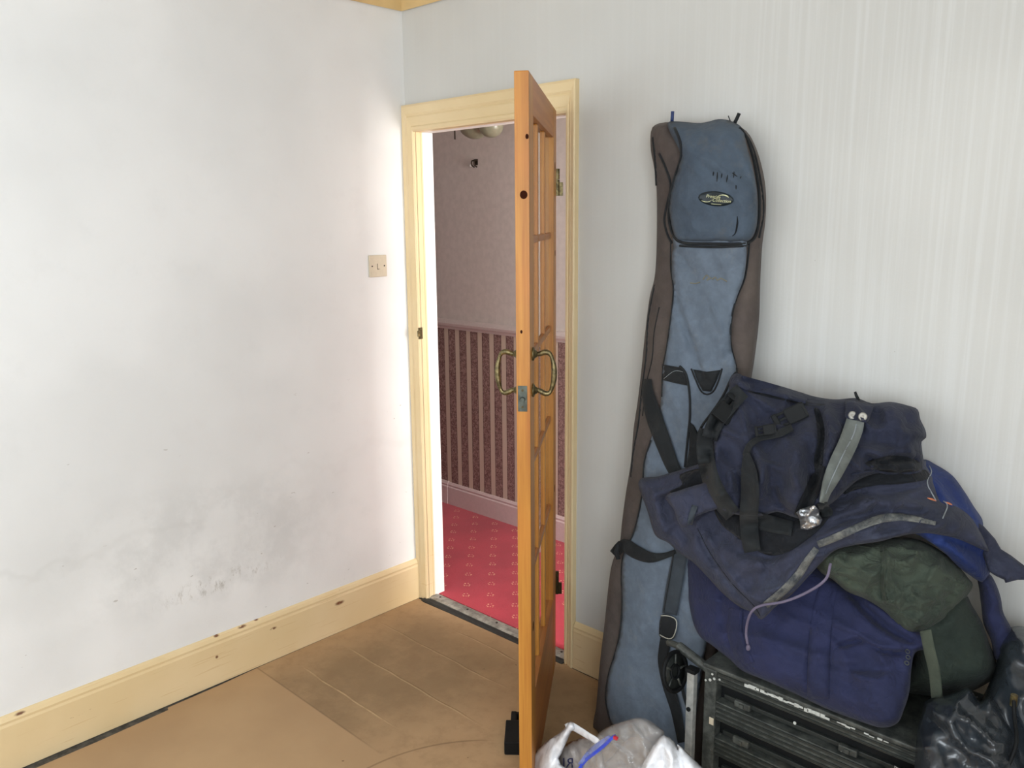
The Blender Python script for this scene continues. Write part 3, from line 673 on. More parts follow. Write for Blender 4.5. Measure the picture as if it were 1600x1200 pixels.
# ---------------------------------------------------------------- DOOR STOP
P0 = at(796, 1112, Z=0); P1 = at(790, 1178, Z=0)
ds = thing('door_stop', 'black plastic block on the floor at the foot of the open door', 'door stop', (1.035, -.46, .0)); ds.rotation_euler = (0, 0, -.85)
bm = bmesh.new(); box(bm, (-.025, -.045, 0), (.095, .045, .045), .004); bmobj('body', bm, MAT['plasticb'], ds)
bm = bmesh.new(); box(bm, (-.085, -.030, 0), (-.025, -.012, .038), .003); box(bm, (-.085, .012, 0), (-.025, .030, .038), .003); box(bm, (-.085, -.03, 0), (-.07, .03, .036), .003); bmobj('clip', bm, MAT['plasticb'], ds)

# ================================================================ ROD HOLDALL
rh = thing('rod_holdall', 'tall slate blue and brown rod holdall leaning upright against the back wall', 'bag', (1.28, -.2, 0))
RB = [(1017, 206), (1024, 195), (1040, 191), (1062, 192), (1095, 194), (1112, 190), (1128, 187), (1143, 190), (1160, 200), (1172, 212), (1184, 238), (1193, 272), (1197, 305), (1196, 345), (1191, 385), (1188, 440), (1186, 500), (1179, 560), (1172, 610), (1168, 700), (1160, 800), (1145, 900), (1125, 1000), (1108, 1100), (1090, 1215), (1000, 1200), (955, 1175), (928, 1142), (932, 1100), (937, 1040), (945, 970), (952, 905), (958, 875), (968, 850), (972, 815), (978, 770), (986, 720), (990, 670), (996, 630), (1002, 580), (1008, 520), (1015, 465), (1023, 432), (1026, 380), (1026, 300), (1022, 262), (1017, 235)]
RY_ = [(1020, 200, -.075), (1190, 240, -.055), (1020, 450, -.10), (1185, 500, -.07), (1000, 620, -.13), (1170, 700, -.10), (960, 870, -.185), (1140, 900, -.15), (935, 1080, -.24), (1100, 1100, -.20), (940, 1140, -.26), (1090, 1215, -.24)]
rb, hRB = soft('side_panel', RB, MAT['brown'], rh, Y=RY_, bulge=.075, D=62, back=.07, step=6, seed=1,
    strokes=[([(1022, 440), (1010, 500), (1008, 560), (1000, 640), (992, 700)], 5, -.010), ([(1030, 470), (1024, 520), (1012, 590), (1006, 650)], 6, .006), ([(1040, 250), (1030, 330), (1040, 400)], 8, .006), ([(985, 730), (975, 800), (965, 860)], 5, -.006), ([(1190, 400), (1165, 480), (1172, 560)], 9, .006)],
    wr=[('r', 40, 80, 2.5, .004)])
BP = [(1060, 366), (1052, 384), (1049, 420), (1051, 452), (1047, 495), (1041, 540), (1036, 575), (1033, 620), (1030, 655), (1015, 690), (1006, 722), (1003, 760), (999, 792), (988, 835), (974, 868), (971, 902), (972, 938), (969, 985), (961, 1021), (951, 1053), (946, 1090), (952, 1125), (975, 1160), (1040, 1190), (1078, 1190), (1090, 1100), (1105, 1000), (1125, 900), (1145, 790), (1152, 690), (1153, 600), (1150, 572), (1142, 540), (1143, 500), (1150, 468), (1162, 435), (1166, 405), (1166, 384), (1158, 366)]
bp, hBP = soft('front_panel', BP, MAT['blue'], rh, host=hRB, lift=.016, bulge=.006, D=12, back=.012, step=6, fold=1.5, seed=2,
    strokes=[([(1050, 440), (1062, 490), (1080, 540), (1098, 592)], 4, -.010, 0, 1), ([(1058, 440), (1072, 490), (1090, 540), (1106, 588)], 6, .006), ([(1045, 382), (1062, 400), (1085, 430)], 4, -.007, 0, 1), ([(1115, 475), (1120, 500), (1130, 520)], 4, .006), ([(1150, 520), (1135, 560), (1128, 585)], 5, -.007), ([(1040, 600), (1060, 640), (1070, 700)], 7, .007), ([(1140, 540), (1125, 570), (1120, 580)], 5, -.004), ([(1010, 1000), (1040, 1080), (1060, 1150)], 14, -.006), ([(1000, 900), (1010, 950), (990, 1020)], 16, .006)],
    wr=[('n', 60, 70, 2, .006), ('r', 28, 60, 3, .0025)])
PK = [(1046, 205), (1046, 190), (1095, 192), (1128, 186), (1158, 198), (1166, 225), (1176, 262), (1183, 300), (1184, 340), (1180, 362), (1170, 376), (1150, 379), (1110, 379), (1075, 378), (1057, 374), (1049, 352), (1045, 320), (1050, 290), (1060, 262), (1062, 238)]
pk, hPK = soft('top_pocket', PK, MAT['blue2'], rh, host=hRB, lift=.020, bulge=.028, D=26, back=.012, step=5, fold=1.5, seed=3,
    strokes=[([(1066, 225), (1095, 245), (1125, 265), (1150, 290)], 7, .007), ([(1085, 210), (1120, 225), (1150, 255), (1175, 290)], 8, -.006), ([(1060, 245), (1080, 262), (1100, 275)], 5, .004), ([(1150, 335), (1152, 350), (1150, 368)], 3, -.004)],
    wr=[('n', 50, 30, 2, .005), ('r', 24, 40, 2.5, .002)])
hALL = Host(*(hPK.b+hBP.b+hRB.b))
cordon('zip_piping', [(1054, 200), (1063, 222), (1064, 245), (1055, 275), (1047, 305), (1045, 340), (1052, 368), (1066, 379), (1110, 381), (1152, 381), (1174, 377), (1184, 358), (1187, 310), (1180, 260), (1168, 218), (1156, 200)], .0042, MAT['piping'], rh, hALL, .003)
cordon('zip_piping', [(1030, 240), (1040, 262), (1048, 290), (1042, 320), (1038, 345), (1044, 370), (1050, 380)], .0038, MAT['piping'], rh, hALL, .002)
cordon('zip_piping', [(1062, 384), (1110, 386), (1168, 384)], .0035, MAT['piping'], rh, hALL, .004)
cordon('piping', [(1048, 378), (1048, 420), (1052, 452), (1048, 495), (1042, 540), (1036, 575), (1034, 620)], .0022, MAT['piping'], rh, hALL, .001)
cordon('piping', [(1171, 380), (1168, 410), (1163, 437), (1150, 468), (1143, 500), (1142, 538), (1150, 572), (1153, 600)], .0026, MAT['piping'], rh, hALL, .001)
cordon('piping', [(1017, 688), (1007, 720), (1004, 760), (1000, 792), (989, 835), (974, 868), (971, 902), (972, 938), (969, 985), (961, 1021), (951, 1053), (946, 1090), (953, 1125)], .0028, MAT['piping'], rh, hALL, .001)
cordon('zip_piping', [(1020, 215), (1024, 250), (1026, 290)], .004, MAT['piping'], rh, hALL, .001)
cordon('zip_piping', [(1160, 203), (1176, 230), (1188, 280), (1193, 330), (1186, 372)], .0032, MAT['piping'], rh, hALL, .001)
cordon('side_zip', [(1023, 445), (1013, 500), (1010, 555), (1003, 610), (998, 660), (990, 705), (986, 745)], .0030, MAT['piping'], rh, hRB, .001)
cordon('side_zip', [(1030, 480), (1022, 520), (1019, 560), (1010, 600), (1004, 650)], .0018, MAT['piping'], rh, hRB, .001)
for k in range(2):
    q = [(1050, 190, .0), (1051, 174, .0)] if k == 0 else [(1146, 196), (1151, 186), (1155, 177)]
    pts_ = [at(p[0], p[1], Y=-.085)-np.array(poff(rh)) for p in q]
    tube('loop_tab', pts_, .005, MAT['bluecord' if k == 0 else 'piping'], rh)
tube('loop_tab', [at(1147, 197, Y=-.085)-np.array(poff(rh)), at(1141, 189, Y=-.085)-np.array(poff(rh)), at(1138, 181, Y=-.085)-np.array(poff(rh))], .0014, MAT['piping'], rh)
# oval maker's badge
c0 = np.array([1118.5, 310.5]); A1 = math.radians(5)
ell = [(c0[0]+27.5*math.cos(a)*math.cos(A1)-11.5*math.sin(a)*math.sin(A1), c0[1]+27.5*math.cos(a)*math.sin(A1)+11.5*math.sin(a)*math.cos(A1)) for a in [i/24*2*PI for i in range(24)]]
bg, hBG = soft('badge', ell, MAT['labelbg'], rh, host=hPK, lift=.003, bulge=.0015, D=4, back=.004, step=4)
def on_host(host, cx, cy, sz, ang, lift=.001, mirror=1):
    ca, sa = math.cos(ang), math.sin(ang)
    def f(x, y):
        px = cx+(x*mirror*ca+y*sa)*sz; py = cy+(x*mirror*sa-y*ca)*sz; t_ = host.t(px, py)
        if t_ is None: t_ = host.t(cx, cy) or 2.6
        return CAM+rayd(px, py)*(t_-lift)
    return f
hB2 = Host(*(hBG.b+hPK.b))
textmesh('badge_lettering', 'Prestige', on_host(hB2, 1114, 309.4, 7, A1, .0022), MAT['yellowprint'], rh, .25)
textmesh('badge_lettering', 'Collection', on_host(hB2, 1127, 315.8, 7, A1, .0022), MAT['yellowprint'], rh, .25)
ribbon('badge_swoosh', [(1096, 313.5, .6), (1102, 315.3, .9), (1108, 315, .7), (1112, 312.5, .4)], 1, MAT['yellowprint'], rh, hB2, .0024, .0006, step=2, ncross=3)
ribbon('badge_swoosh', [(1121, 306.9, .5), (1126, 305.0, 1.0), (1132, 304.8, 1.6), (1137, 307, 1.8), (1138.5, 308.6, .8)], 1, MAT['yellowprint'], rh, hB2, .0024, .0006, step=2, ncross=3)
ribbon('badge_swoosh', [(1111, 318.4, .8), (1119, 319.2, .8), (1127, 319.8, .7)], 1, MAT['yellowprint'], rh, hB2, .0024, .0006, step=2, ncross=3)
for q in ([(1098, 437), (1104, 430), (1108, 434), (1104, 438), (1112, 434)], [(1113, 437), (1117, 433), (1121, 438), (1126, 435), (1136, 440)], [(1078, 442), (1086, 443), (1094, 441)]):
    ribbon('faded_print', [(a, b, 2.2) for a, b in q], 2, MAT['fadedprint'], rh, hBP, .0012, .0006, step=2, ncross=3)
for (a, b, c, d) in ((1115, 268, 1114, 275), (1121, 269, 1120, 284), (1128, 271, 1127, 278), (1137, 273, 1135, 285), (1147, 268, 1146, 278), (1150, 289, 1150, 296), (1158, 275, 1157, 279), (1144, 270, 1152, 276)):
    ribbon('tear', [(a, b, 1), ((a+c)/2, (b+d)/2, 2.0), (c, d, .8)], 1, MAT['piping'], rh, hPK, .0012, .0006, step=2, ncross=3)
ribbon('tear', [(1152, 338, 1), (1152, 350, 3), (1149, 364, 2), (1144, 369, 1)], 1, MAT['seam_foldshade'], rh, hPK, .0012, .0006, step=2, ncross=3)
# webbing on the front
soft('webbing_patch', [(1034, 569), (1050, 572), (1062, 574), (1070, 583), (1076, 603), (1056, 599), (1036, 594)], MAT['web'], rh, host=hALL, lift=.004, bulge=.002, D=5, back=.004, step=4, corner=True)
soft('webbing_patch', [(1083, 577), (1104, 581), (1126, 578), (1120, 594), (1111, 612), (1098, 611), (1090, 596)], MAT['web'], rh, host=hALL, lift=.004, bulge=.002, D=5, back=.004, step=4, corner=True)
cordon('stitch', [(1037, 592), (1054, 579), (1067, 581)], .0006, MAT['reflect'], rh, hALL, .0065)
cordon('piping', [(1062, 572), (1071, 582), (1077, 610), (1078, 650), (1074, 690), (1070, 730)], .0035, MAT['piping'], rh, hALL, .002)
cordon('piping', [(1080, 576), (1088, 596), (1096, 613), (1104, 617), (1114, 613), (1123, 594), (1128, 576)], .0024, MAT['piping'], rh, hALL, .002)
cordon('piping', [(1152, 577), (1143, 590), (1130, 618), (1112, 645), (1095, 668), (1082, 700), (1078, 660), (1080, 700)], .0035, MAT['piping'], rh, hALL, .002)
soft('webbing_patch', [(1079, 662), (1092, 680), (1098, 702), (1092, 730), (1076, 740), (1070, 735), (1076, 705)], MAT['web'], rh, host=hALL, lift=.003, bulge=.002, D=5, back=.004, step=4)
ribbon('carry_strap', [(1012, 592, 12), (1012, 612, 18), (1020, 645, 25), (1034, 685, 25), (1048, 722, 22), (1058, 742, 20)], 22, MAT['web'], rh, hALL, .010, .003, arch=.002)
ribbon('carry_strap', [(958, 866, 14), (975, 852, 20), (992, 862, 21), (1015, 871, 17), (1036, 869, 10), (1056, 862, 8)], 20, MAT['web'], rh, hALL, .012, .004, arch=.003)
tube('strap_wrap', [at(966, 850, Y=-.24)-np.array(poff(rh)), at(963, 862, Y=-.235)-np.array(poff(rh)), at(966, 874, Y=-.24)-np.array(poff(rh))], .007, MAT['web'], rh)
ribbon('handle_sleeve', [(1064, 858, 22), (1058, 890, 24), (1052, 925, 25), (1046, 960, 23)], 22, MAT['greystrap'], rh, hALL, .012, .004, arch=.002)
cordon('stitch', [(1053, 862), (1047, 900), (1040, 940), (1037, 958)], .0016, MAT['piping'], rh, hALL, .014)
bk, hBK = soft('handle_patch', [(1033, 962), (1044, 961), (1057, 968), (1057, 985), (1051, 999), (1040, 997), (1030, 993)], MAT['web'], rh, host=hALL, lift=.014, bulge=.003, D=4, back=.004, step=3)
cordon('patch_trim', [(1033, 962), (1044, 962), (1057, 968), (1056, 985), (1050, 999), (1040, 997), (1031, 992)], .0015, MAT['tearcream'], rh, hBK, .001)
ribbon('carry_strap', [(1040, 998, 17), (1037, 1015, 16), (1036, 1035, 16), (1044, 1070, 18), (1056, 1110, 16), (1066, 1160, 14)], 16, MAT['web'], rh, hALL, .010, .003)
ribbon('carry_strap', [(1062, 1055, 5), (1068, 1085, 5), (1078, 1120, 5), (1082, 1160, 5)], 5, MAT['web'], rh, hALL, .014, .003)

# ================================================================ TACKLE BOX (black, slatted front)
tb = thing('tackle_box', 'black slatted metal tackle box on the floor under the navy holdall', 'box', (1.66, -.40, 0))
W_ = .585; H_ = .468; D_ = .33
def tbx(name, lo, hi, m, bev=.003, par=None): return boxo(name, lo, hi, MAT[m], par or tb, bev)
tbx('post', (0, 0, 0), (.036, .034, H_), 'bframe', .005); tbx('post', (W_-.036, 0, 0), (W_, .034, H_), 'bframe', .005)
tbx('post', (0, D_-.034, 0), (.036, D_, H_), 'bframe', .005); tbx('post', (W_-.036, D_-.034, 0), (W_, D_, H_), 'bframe', .005)
tbx('top_lid', (-.004, -.004, H_), (W_+.004, D_+.004, H_+.012), 'bframe', .004)
bands = [(H_-.036, H_), (.326, .380), (.222, .274), (.118, .168), (.0, .062)]
for z0, z1 in bands:
    r = tbx('rail', (.036, .002, z0), (W_-.036, .034, z1), 'bframe', .002)
    nrib = max(2, int((z1-z0)/.011))
    for k in range(nrib):
        zz = z0+(k+.5)*(z1-z0)/nrib; boxo('rib', (.038, -.0012, zz-.0028), (W_-.038, .003, zz+.0028), MAT['bpanel'], r, .001)
for i in range(4):
    z1, z0 = bands[i][0], bands[i+1][1]
    d_ = tbx('drawer_front', (.036, .030, z0), (W_-.036, .040, z1), 'plasticb', .001)
    boxo('finger_rail', (.05, .020, z0+.006), (W_-.05, .031, z0+.018), MAT['bpanel'], d_, .002)
    for cx_ in (.085, .36): 
        boxo('catch', (cx_, .008, z0+.004), (cx_+.045, .020, z0+.022), MAT['bframe'], d_, .003); boxo('catch_tab', (cx_+.016, .004, z0+.007), (cx_+.028, .010, z0+.018), MAT['bframe'], d_, .001)
tbx('side_panel', (.002, .03, .02), (.010, D_-.03, H_-.02), 'rust', .001); tbx('side_panel', (W_-.010, .03, .02), (W_-.002, D_-.03, H_-.02), 'bpanel', .001)
tbx('back_panel', (.03, D_-.012, .02), (W_-.03, D_-.004, H_-.02), 'bpanel', .001)
# flaked paint along the top rail
rnd = random.Random(5); fl = bmesh.new()
for k in range(34):
    x_ = .118+.0105*k+rnd.uniform(-.002, .002)
    if k in (21, 22, 27, 28, 31): continue
    hgt = (.0075 if k < 22 else .004)*rnd.uniform(.5, 1.3); zz = H_+.002-(.004 if k % 5 else .006)
    box(fl, (x_, -.0055, zz-hgt/2), (x_+.0112, -.0035, zz+hgt/2), .0004)
bmobj('paint_flake', fl, MAT['paint'], tb)['kind'] = 'stuff'
for (x_, z_, r_) in ((.018, .436, .004), (.030, .444, .0035), (.024, .455, .003), (.046, .448, .003), (.255, .415, .004), (.005, .43, .003)): disc('paint_spot', (x_, -.0005, z_), (0, -1, 0), r_, .0014, MAT['paint'], tb)
tbx('paint_patch', (.020, -.0015, .308), (.033, .0, .328), 'switch', .0005)
# leg bracket arm, hand wheel, chrome leg
bm = bmesh.new(); cyl(bm, (.0, .02, .452), (-.10, .03, .478), .013, 14); cyl(bm, (-.10, .03, .478), (-.14, .04, .470), .009, 12); bmobj('leg_arm', bm, MAT['bframe'], tb, False)
leg = boxo('chrome_leg', (-.036, -.030, .14), (-.014, -.010, .452), MAT['chrome'], tb, .003)
tbx('leg_foot', (-.05, -.04, .0), (-.006, -.002, .145), 'plasticb', .006)
tbx('leg_cap', (-.040, -.033, .450), (-.010, -.006, .462), 'plasticb', .003)
disc('leg_bolt', (-.026, -.030, .345), (0, -1, 0), .006, .004, MAT['plasticb'], tb)
MW = Matrix.Translation((-.083, -.012, .425)) @ Matrix.Rotation(math.radians(88), 4, 'Z') @ Matrix.Rotation(PI/2-.22, 4, 'X')
wh = bpy.data.objects.new('hand_wheel', None); COL.objects.link(wh); wh.parent = tb; wh.matrix_local = MW
def ring(R_, r_, n=36, m=8): 
    vs = []; fs = []
    for i in range(n):
        a = 2*PI*i/n
        for k in range(m): b = 2*PI*k/m; vs.append(((R_+r_*math.cos(b))*math.cos(a), (R_+r_*math.cos(b))*math.sin(a), r_*math.sin(b)))
    for i in range(n):
        for k in range(m): fs.append((i*m+k, ((i+1) % n)*m+k, ((i+1) % n)*m+(k+1) % m, i*m+(k+1) % m))
    return vs, fs
v_, f_ = ring(.052, .006); pydata('rim', v_, f_, MAT['plasticb'], wh, True)
v_, f_ = ring(.018, .004, 20); pydata('hub', v_, f_, MAT['plasticb'], wh, True)
for k in range(5):
    a = 2*PI*k/5; tube('spoke', [(.018*math.cos(a), .018*math.sin(a), 0), (.05*math.cos(a), .05*math.sin(a), 0)], .003, MAT['bframe'], wh)
lathe('dish', [(0, -.003), (.050, -.003), (.050, -.006), (0, -.006)], Matrix.Identity(4), MAT['bpanel'], wh)
# smoky round reel case at the right end
rc = thing('reel_case', 'round smoky plastic case standing beside the right end of the black box', 'case', (2.19, -.478, 0))
MR = Matrix.Translation((0, .02, .38)) @ Matrix.Rotation(math.radians(20), 4, 'Z') @ Matrix.Rotation(PI/2-.25, 4, 'X')
lathe('lid', [(0, .030), (.035, .029), (.052, .022), (.058, .010), (.060, 0)], MR, MAT['smoke'], rc); lathe('case_rim', [(.060, .002), (.064, 0), (.064, -.006), (.060, -.008), (.052, -.03), (0, -.034)], MR, MAT['plasticb'], rc)
boxo('stand', (-.03, .0, 0), (.03, .05, .33), MAT['plasticb'], rc, .006)
v_ = [(-.012, -.005, .445), (-.012, -.005, .468), (.014, -.005, .462), (.014, -.005, .444)]; tube('wire_clip', v_, .0014, MAT['chrome'], rc)

# ================================================================ SOFT PILE
# dark green bag, lowest at the right, standing behind the box's right end
gb = thing('green_bag', 'dark green canvas bag wedged between the navy holdall and the wall, under the olive trousers', 'bag', (2.15, -.15, 0))
GB = [(1395, 940), (1450, 945), (1505, 930), (1518, 945), (1534, 972), (1545, 1003), (1556, 1032), (1556, 1056), (1535, 1072), (1512, 1082), (1480, 1088), (1440, 1086), (1412, 1078), (1415, 1050), (1425, 1020), (1405, 985)]
g1, hG = soft('body', GB, MAT['green'], gb, Y=[(1400, 940, -.22), (1520, 940, -.12), (1556, 1040, -.12), (1440, 1086, -.20), (1410, 1060, -.2)], bulge=.10, D=50, back=.06, zmin=.484, step=6, fold=1.8, seed=11, wr=[('n', 60, 30, 2, .012), ('r', 40, 50, 2, .004)])
ribbon('strap', [(1446, 985, 18), (1452, 1015, 18), (1460, 1050, 18), (1464, 1090, 18)], 18, MAT['olivestrap'], gb, Ys=[-.36, -.37, -.37, -.36])
# olive crumpled garment
og = thing('olive_trousers', 'crumpled olive green trousers spilling from under the navy jacket', 'trousers', (2.05, -.22, .7))
OG = [(1262, 862), (1300, 852), (1345, 848), (1400, 840), (1440, 845), (1478, 866), (1498, 885), (1512, 902), (1520, 914), (1512, 930), (1495, 950), (1478, 968), (1450, 985), (1425, 992), (1400, 975), (1378, 952), (1350, 935), (1325, 925), (1300, 905), (1280, 892)]
o1, hO = soft('leg', OG, MAT['olive'], og, Y=[(1262, 862, -.30), (1400, 840, -.22), (1520, 914, -.12), (1440, 990, -.26), (1300, 910, -.33)], bulge=.095, D=45, back=.06, step=4, fold=1.8, seed=12,
    strokes=[([(1376, 850), (1378, 880), (1376, 915), (1380, 945)], 4, -.008), ([(1384, 850), (1388, 880), (1384, 915), (1390, 950)], 4, .007), ([(1300, 870), (1330, 885), (1368, 900)], 6, .008), ([(1310, 900), (1340, 905), (1370, 925)], 6, -.008), ([(1400, 870), (1440, 880), (1490, 905)], 8, .007), ([(1400, 955), (1450, 950), (1500, 920)], 8, -.007), ([(1330, 850), (1320, 875), (1345, 895)], 6, -.007)],
    wr=[('r', 22, 20, 2, .007), ('r', 40, -50, 1.5, .008), ('n', 14, 0, 1, .002)])
ribbon('side_seam', [(1379, 855, 7), (1381, 885, 7), (1379, 915, 7), (1384, 945, 7)], 6, MAT['olive'], og, hO, .003, .002)
cordon('pocket_edge', [(1300, 852), (1330, 852), (1360, 856), (1375, 861)], .0015, MAT['olivestrap'], og, hO, .001)
# royal blue jacket against the wall
rj = thing('blue_jacket', 'bright royal blue nylon jacket at the back right of the pile', 'jacket', (2.2, -.08, .8))
RJ = [(1440, 718), (1462, 726), (1488, 743), (1507, 768), (1522, 792), (1535, 812), (1537, 830), (1546, 855), (1549, 880), (1545, 900), (1536, 910), (1520, 902), (1498, 886), (1478, 866), (1455, 848), (1425, 832), (1395, 830), (1380, 780), (1400, 735)]
j1, hJ = soft('body', RJ, MAT['royal'], rj, Y=[(1440, 718, -.05), (1537, 812, -.045), (1546, 900, -.10), (1400, 830, -.26), (1400, 740, -.12), (1450, 848, -.26)], bulge=.06, D=45, back=.04, step=5, fold=1.8, seed=13,
    strokes=[([(1470, 850), (1500, 870), (1530, 895)], 6, .010), ([(1450, 845), (1490, 845), (1540, 870)], 7, -.010), ([(1475, 745), (1500, 790), (1530, 840)], 9, -.006), ([(1460, 780), (1490, 800), (1520, 830)], 8, .006)], wr=[('r', 30, 40, 2.5, .006), ('n', 16, 20, 1, .002)])
s1, hS = soft('sleeve', [(1528, 902), (1545, 896), (1556, 912), (1564, 935), (1568, 958), (1582, 985), (1590, 1010), (1575, 1040), (1555, 1030), (1548, 1000), (1537, 975), (1533, 945), (1530, 920)], MAT['holdall'], rj, Y=[(1530, 902, -.09), (1590, 1010, -.12), (1550, 1000, -.12)], bulge=.045, D=18, back=.03, step=5, seed=14, wr=[('r', 16, 80, 2, .006)])
# big navy holdall on top of the box
hd = thing('navy_holdall', 'large navy canvas holdall resting on top of the black box', 'bag', (1.9, -.25, .48))
HD = [(1078, 862), (1130, 845), (1200, 850), (1262, 868), (1300, 892), (1340, 912), (1362, 924), (1392, 950), (1424, 978), (1446, 992), (1457, 1003), (1448, 1014), (1430, 1020), (1424, 1045), (1421, 1080), (1412, 1110), (1402, 1130), (1378, 1137), (1340, 1126), (1290, 1107), (1240, 1083), (1195, 1063), (1160, 1048), (1140, 1030), (1112, 1008), (1092, 992), (1080, 960), (1074, 910)]
h1, hH = soft('body', HD, MAT['holdall'], hd, Y=[(1078, 862, -.22), (1200, 850, -.2), (1340, 915, -.2), (1457, 1003, -.30), (1402, 1130, -.395), (1280, 1100, -.395), (1150, 1040, -.385), (1080, 980, -.28)], bulge=.085, D=60, back=.10, step=4, fold=1.8, seed=15, zmin=.482,
    strokes=[([(1302, 905), (1290, 930), (1270, 985), (1262, 1040), (1262, 1095)], 3, -.007), ([(1306, 905), (1296, 940), (1294, 985), (1296, 1040), (1294, 1100)], 4, -.004), ([(1322, 915), (1350, 950), (1390, 985), (1440, 1008)], 7, -.016), ([(1330, 910), (1370, 940), (1420, 980)], 9, .014), ([(1302, 1012), (1330, 1004), (1350, 1003), (1378, 1017), (1415, 1022)], 4, -.014), ([(1345, 1000), (1375, 1010), (1412, 1014)], 6, .009), ([(1190, 1000), (1260, 1030), (1340, 1045), (1410, 1045)], 7, -.007), ([(1230, 1040), (1300, 1060), (1350, 1085)], 9, -.005), ([(1140, 900), (1130, 960), (1150, 1020)], 8, -.008), ([(1180, 990), (1230, 1015), (1290, 1030)], 10, .006), ([(1135, 920), (1133, 970), (1155, 1020)], 3, .004)],
    wr=[('n', 80, 20, 2, .012), ('r', 42, 25, 2.5, .006), ('n', 18, 0, 1, .002)])
ribbon('webbing_band', [(1300, 906, 24), (1290, 935, 30), (1282, 985, 33), (1279, 1040, 34), (1278, 1092, 34)], 34, MAT['holdall'], hd, hH, .0025, .002)
ribbon('webbing_band', [(1150, 950, 22), (1148, 985, 24), (1156, 1015, 24), (1168, 1040, 24)], 24, MAT['holdall'], hd, hH, .0025, .002)
cordon('seam', [(1303, 905), (1290, 930), (1271, 985), (1263, 1040), (1262, 1092)], .0014, MAT['navy'], hd, hH, .0005)
cordon('seam', [(1158, 975), (1158, 1000), (1166, 1022), (1178, 1045)], .0012, MAT['navy2'], hd, hH, .0005)
for k, (x_, y_) in enumerate(((1418, 1018), (1419, 1027), (1417, 1036))):
    P_ = at(x_, y_, T=hH.t(min(x_, 1416), y_, 2.2)-.012); v_, f_ = ring(.0045, .0011, 16, 6); o_ = pydata('zip_link', [Vector(P_)-poff(hd)+Vector(q) for q in [(a, c*.3, b) for a, b, c in v_]], f_, MAT['steel'], hd, True)
# big navy jacket spread over everything
nj = thing('navy_jacket', 'dusty navy work jacket spread over the pile, linty velcro along its hem', 'jacket', (1.85, -.3, .9))
NJ = [(998, 752), (1030, 744), (1060, 735), (1100, 722), (1150, 705), (1250, 690), (1350, 705), (1438, 716), (1447, 728), (1455, 742), (1461, 760), (1470, 782), (1495, 792), (1515, 806), (1530, 828), (1541, 850), (1544, 862), (1520, 852), (1496, 842), (1470, 836), (1440, 833), (1405, 838), (1375, 846), (1335, 852), (1305, 860), (1285, 878), (1262, 902), (1238, 928), (1212, 948), (1190, 968), (1178, 958), (1155, 948), (1128, 926), (1104, 900), (1082, 878), (1060, 863), (1044, 848), (1024, 836), (1012, 800)]
n1, hN = soft('body', NJ, MAT['navy2'], nj, Y=[(998, 752, -.30), (1044, 848, -.34), (1100, 722, -.26), (1250, 690, -.18), (1438, 716, -.12), (1461, 760, -.15), (1544, 862, -.14), (1470, 836, -.27), (1335, 852, -.38), (1190, 968, -.44), (1104, 900, -.38), (1250, 830, -.36)], bulge=.05, D=40, back=.03, step=4, fold=1.8, seed=16,
    strokes=[([(1085, 825), (1110, 870), (1145, 920), (1180, 958)], 4, -.007), ([(1098, 822), (1122, 866), (1155, 915), (1190, 945)], 5, .006), ([(1270, 865), (1330, 845), (1400, 828), (1470, 832), (1535, 850)], 5, -.006), ([(1190, 962), (1240, 918), (1278, 872)], 4, -.006), ([(1120, 850), (1170, 885), (1240, 870)], 12, .012), ([(1240, 830), (1200, 880), (1170, 930)], 10, -.009), ([(1330, 765), (1370, 772), (1440, 760)], 5, -.009), ([(1290, 800), (1360, 785), (1450, 790)], 7, .010), ([(1300, 820), (1370, 800), (1460, 802)], 5, -.010), ([(1040, 770), (1050, 810), (1080, 850)], 8, -.012), ([(1020, 760), (1028, 800), (1042, 840)], 5, .008), ([(1150, 860), (1210, 870), (1260, 840)], 6, -.010), ([(1280, 815), (1330, 800), (1360, 798)], 5, .007)],
    wr=[('r', 34, -30, 2.5, .008), ('n', 60, 60, 2, .010), ('n', 16, 0, 1, .002)])
hNN = Host(*(hN.b))
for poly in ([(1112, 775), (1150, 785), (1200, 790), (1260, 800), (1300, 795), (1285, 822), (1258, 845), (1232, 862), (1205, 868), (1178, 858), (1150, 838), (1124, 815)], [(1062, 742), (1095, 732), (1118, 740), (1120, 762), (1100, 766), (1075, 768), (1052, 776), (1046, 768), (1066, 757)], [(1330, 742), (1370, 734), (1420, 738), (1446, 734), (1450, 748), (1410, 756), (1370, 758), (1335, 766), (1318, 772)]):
    soft('painted_fold_shade', poly, MAT['seam_foldshade'], nj, host=hNN, lift=.004, bulge=.001, D=6, back=.004, step=5)  # black patches painted in as deep shade in the gaps of the jacket
ribbon('velcro_strip', [(1196, 946, 12), (1222, 925, 13), (1246, 900, 13), (1262, 876, 12), (1276, 857, 10)], 12, MAT['velcro'], nj, hNN, .004, .003)
ribbon('velcro_strip', [(1278, 851, 11), (1310, 838, 12), (1345, 822, 12), (1375, 811, 13), (1405, 808, 12), (1435, 812, 9), (1462, 818, 6)], 12, MAT['velcro'], nj, hNN, .004, .003)
cordon('hem_seam', [(1090, 826), (1112, 868), (1146, 914), (1176, 944), (1188, 962)], .0012, MAT['seam_foldshade'], nj, hNN, .0006)
cordon('silver_piping', [(1452, 728), (1457, 738), (1449, 748), (1450, 760), (1458, 774), (1462, 782)], .0014, MAT['reflect'], nj, Host(*(hN.b+hJ.b)), .002)
cordon('silver_piping', [(1474, 783), (1482, 788), (1478, 798), (1473, 810)], .0014, MAT['reflect'], nj, Host(*(hN.b+hJ.b)), .002)
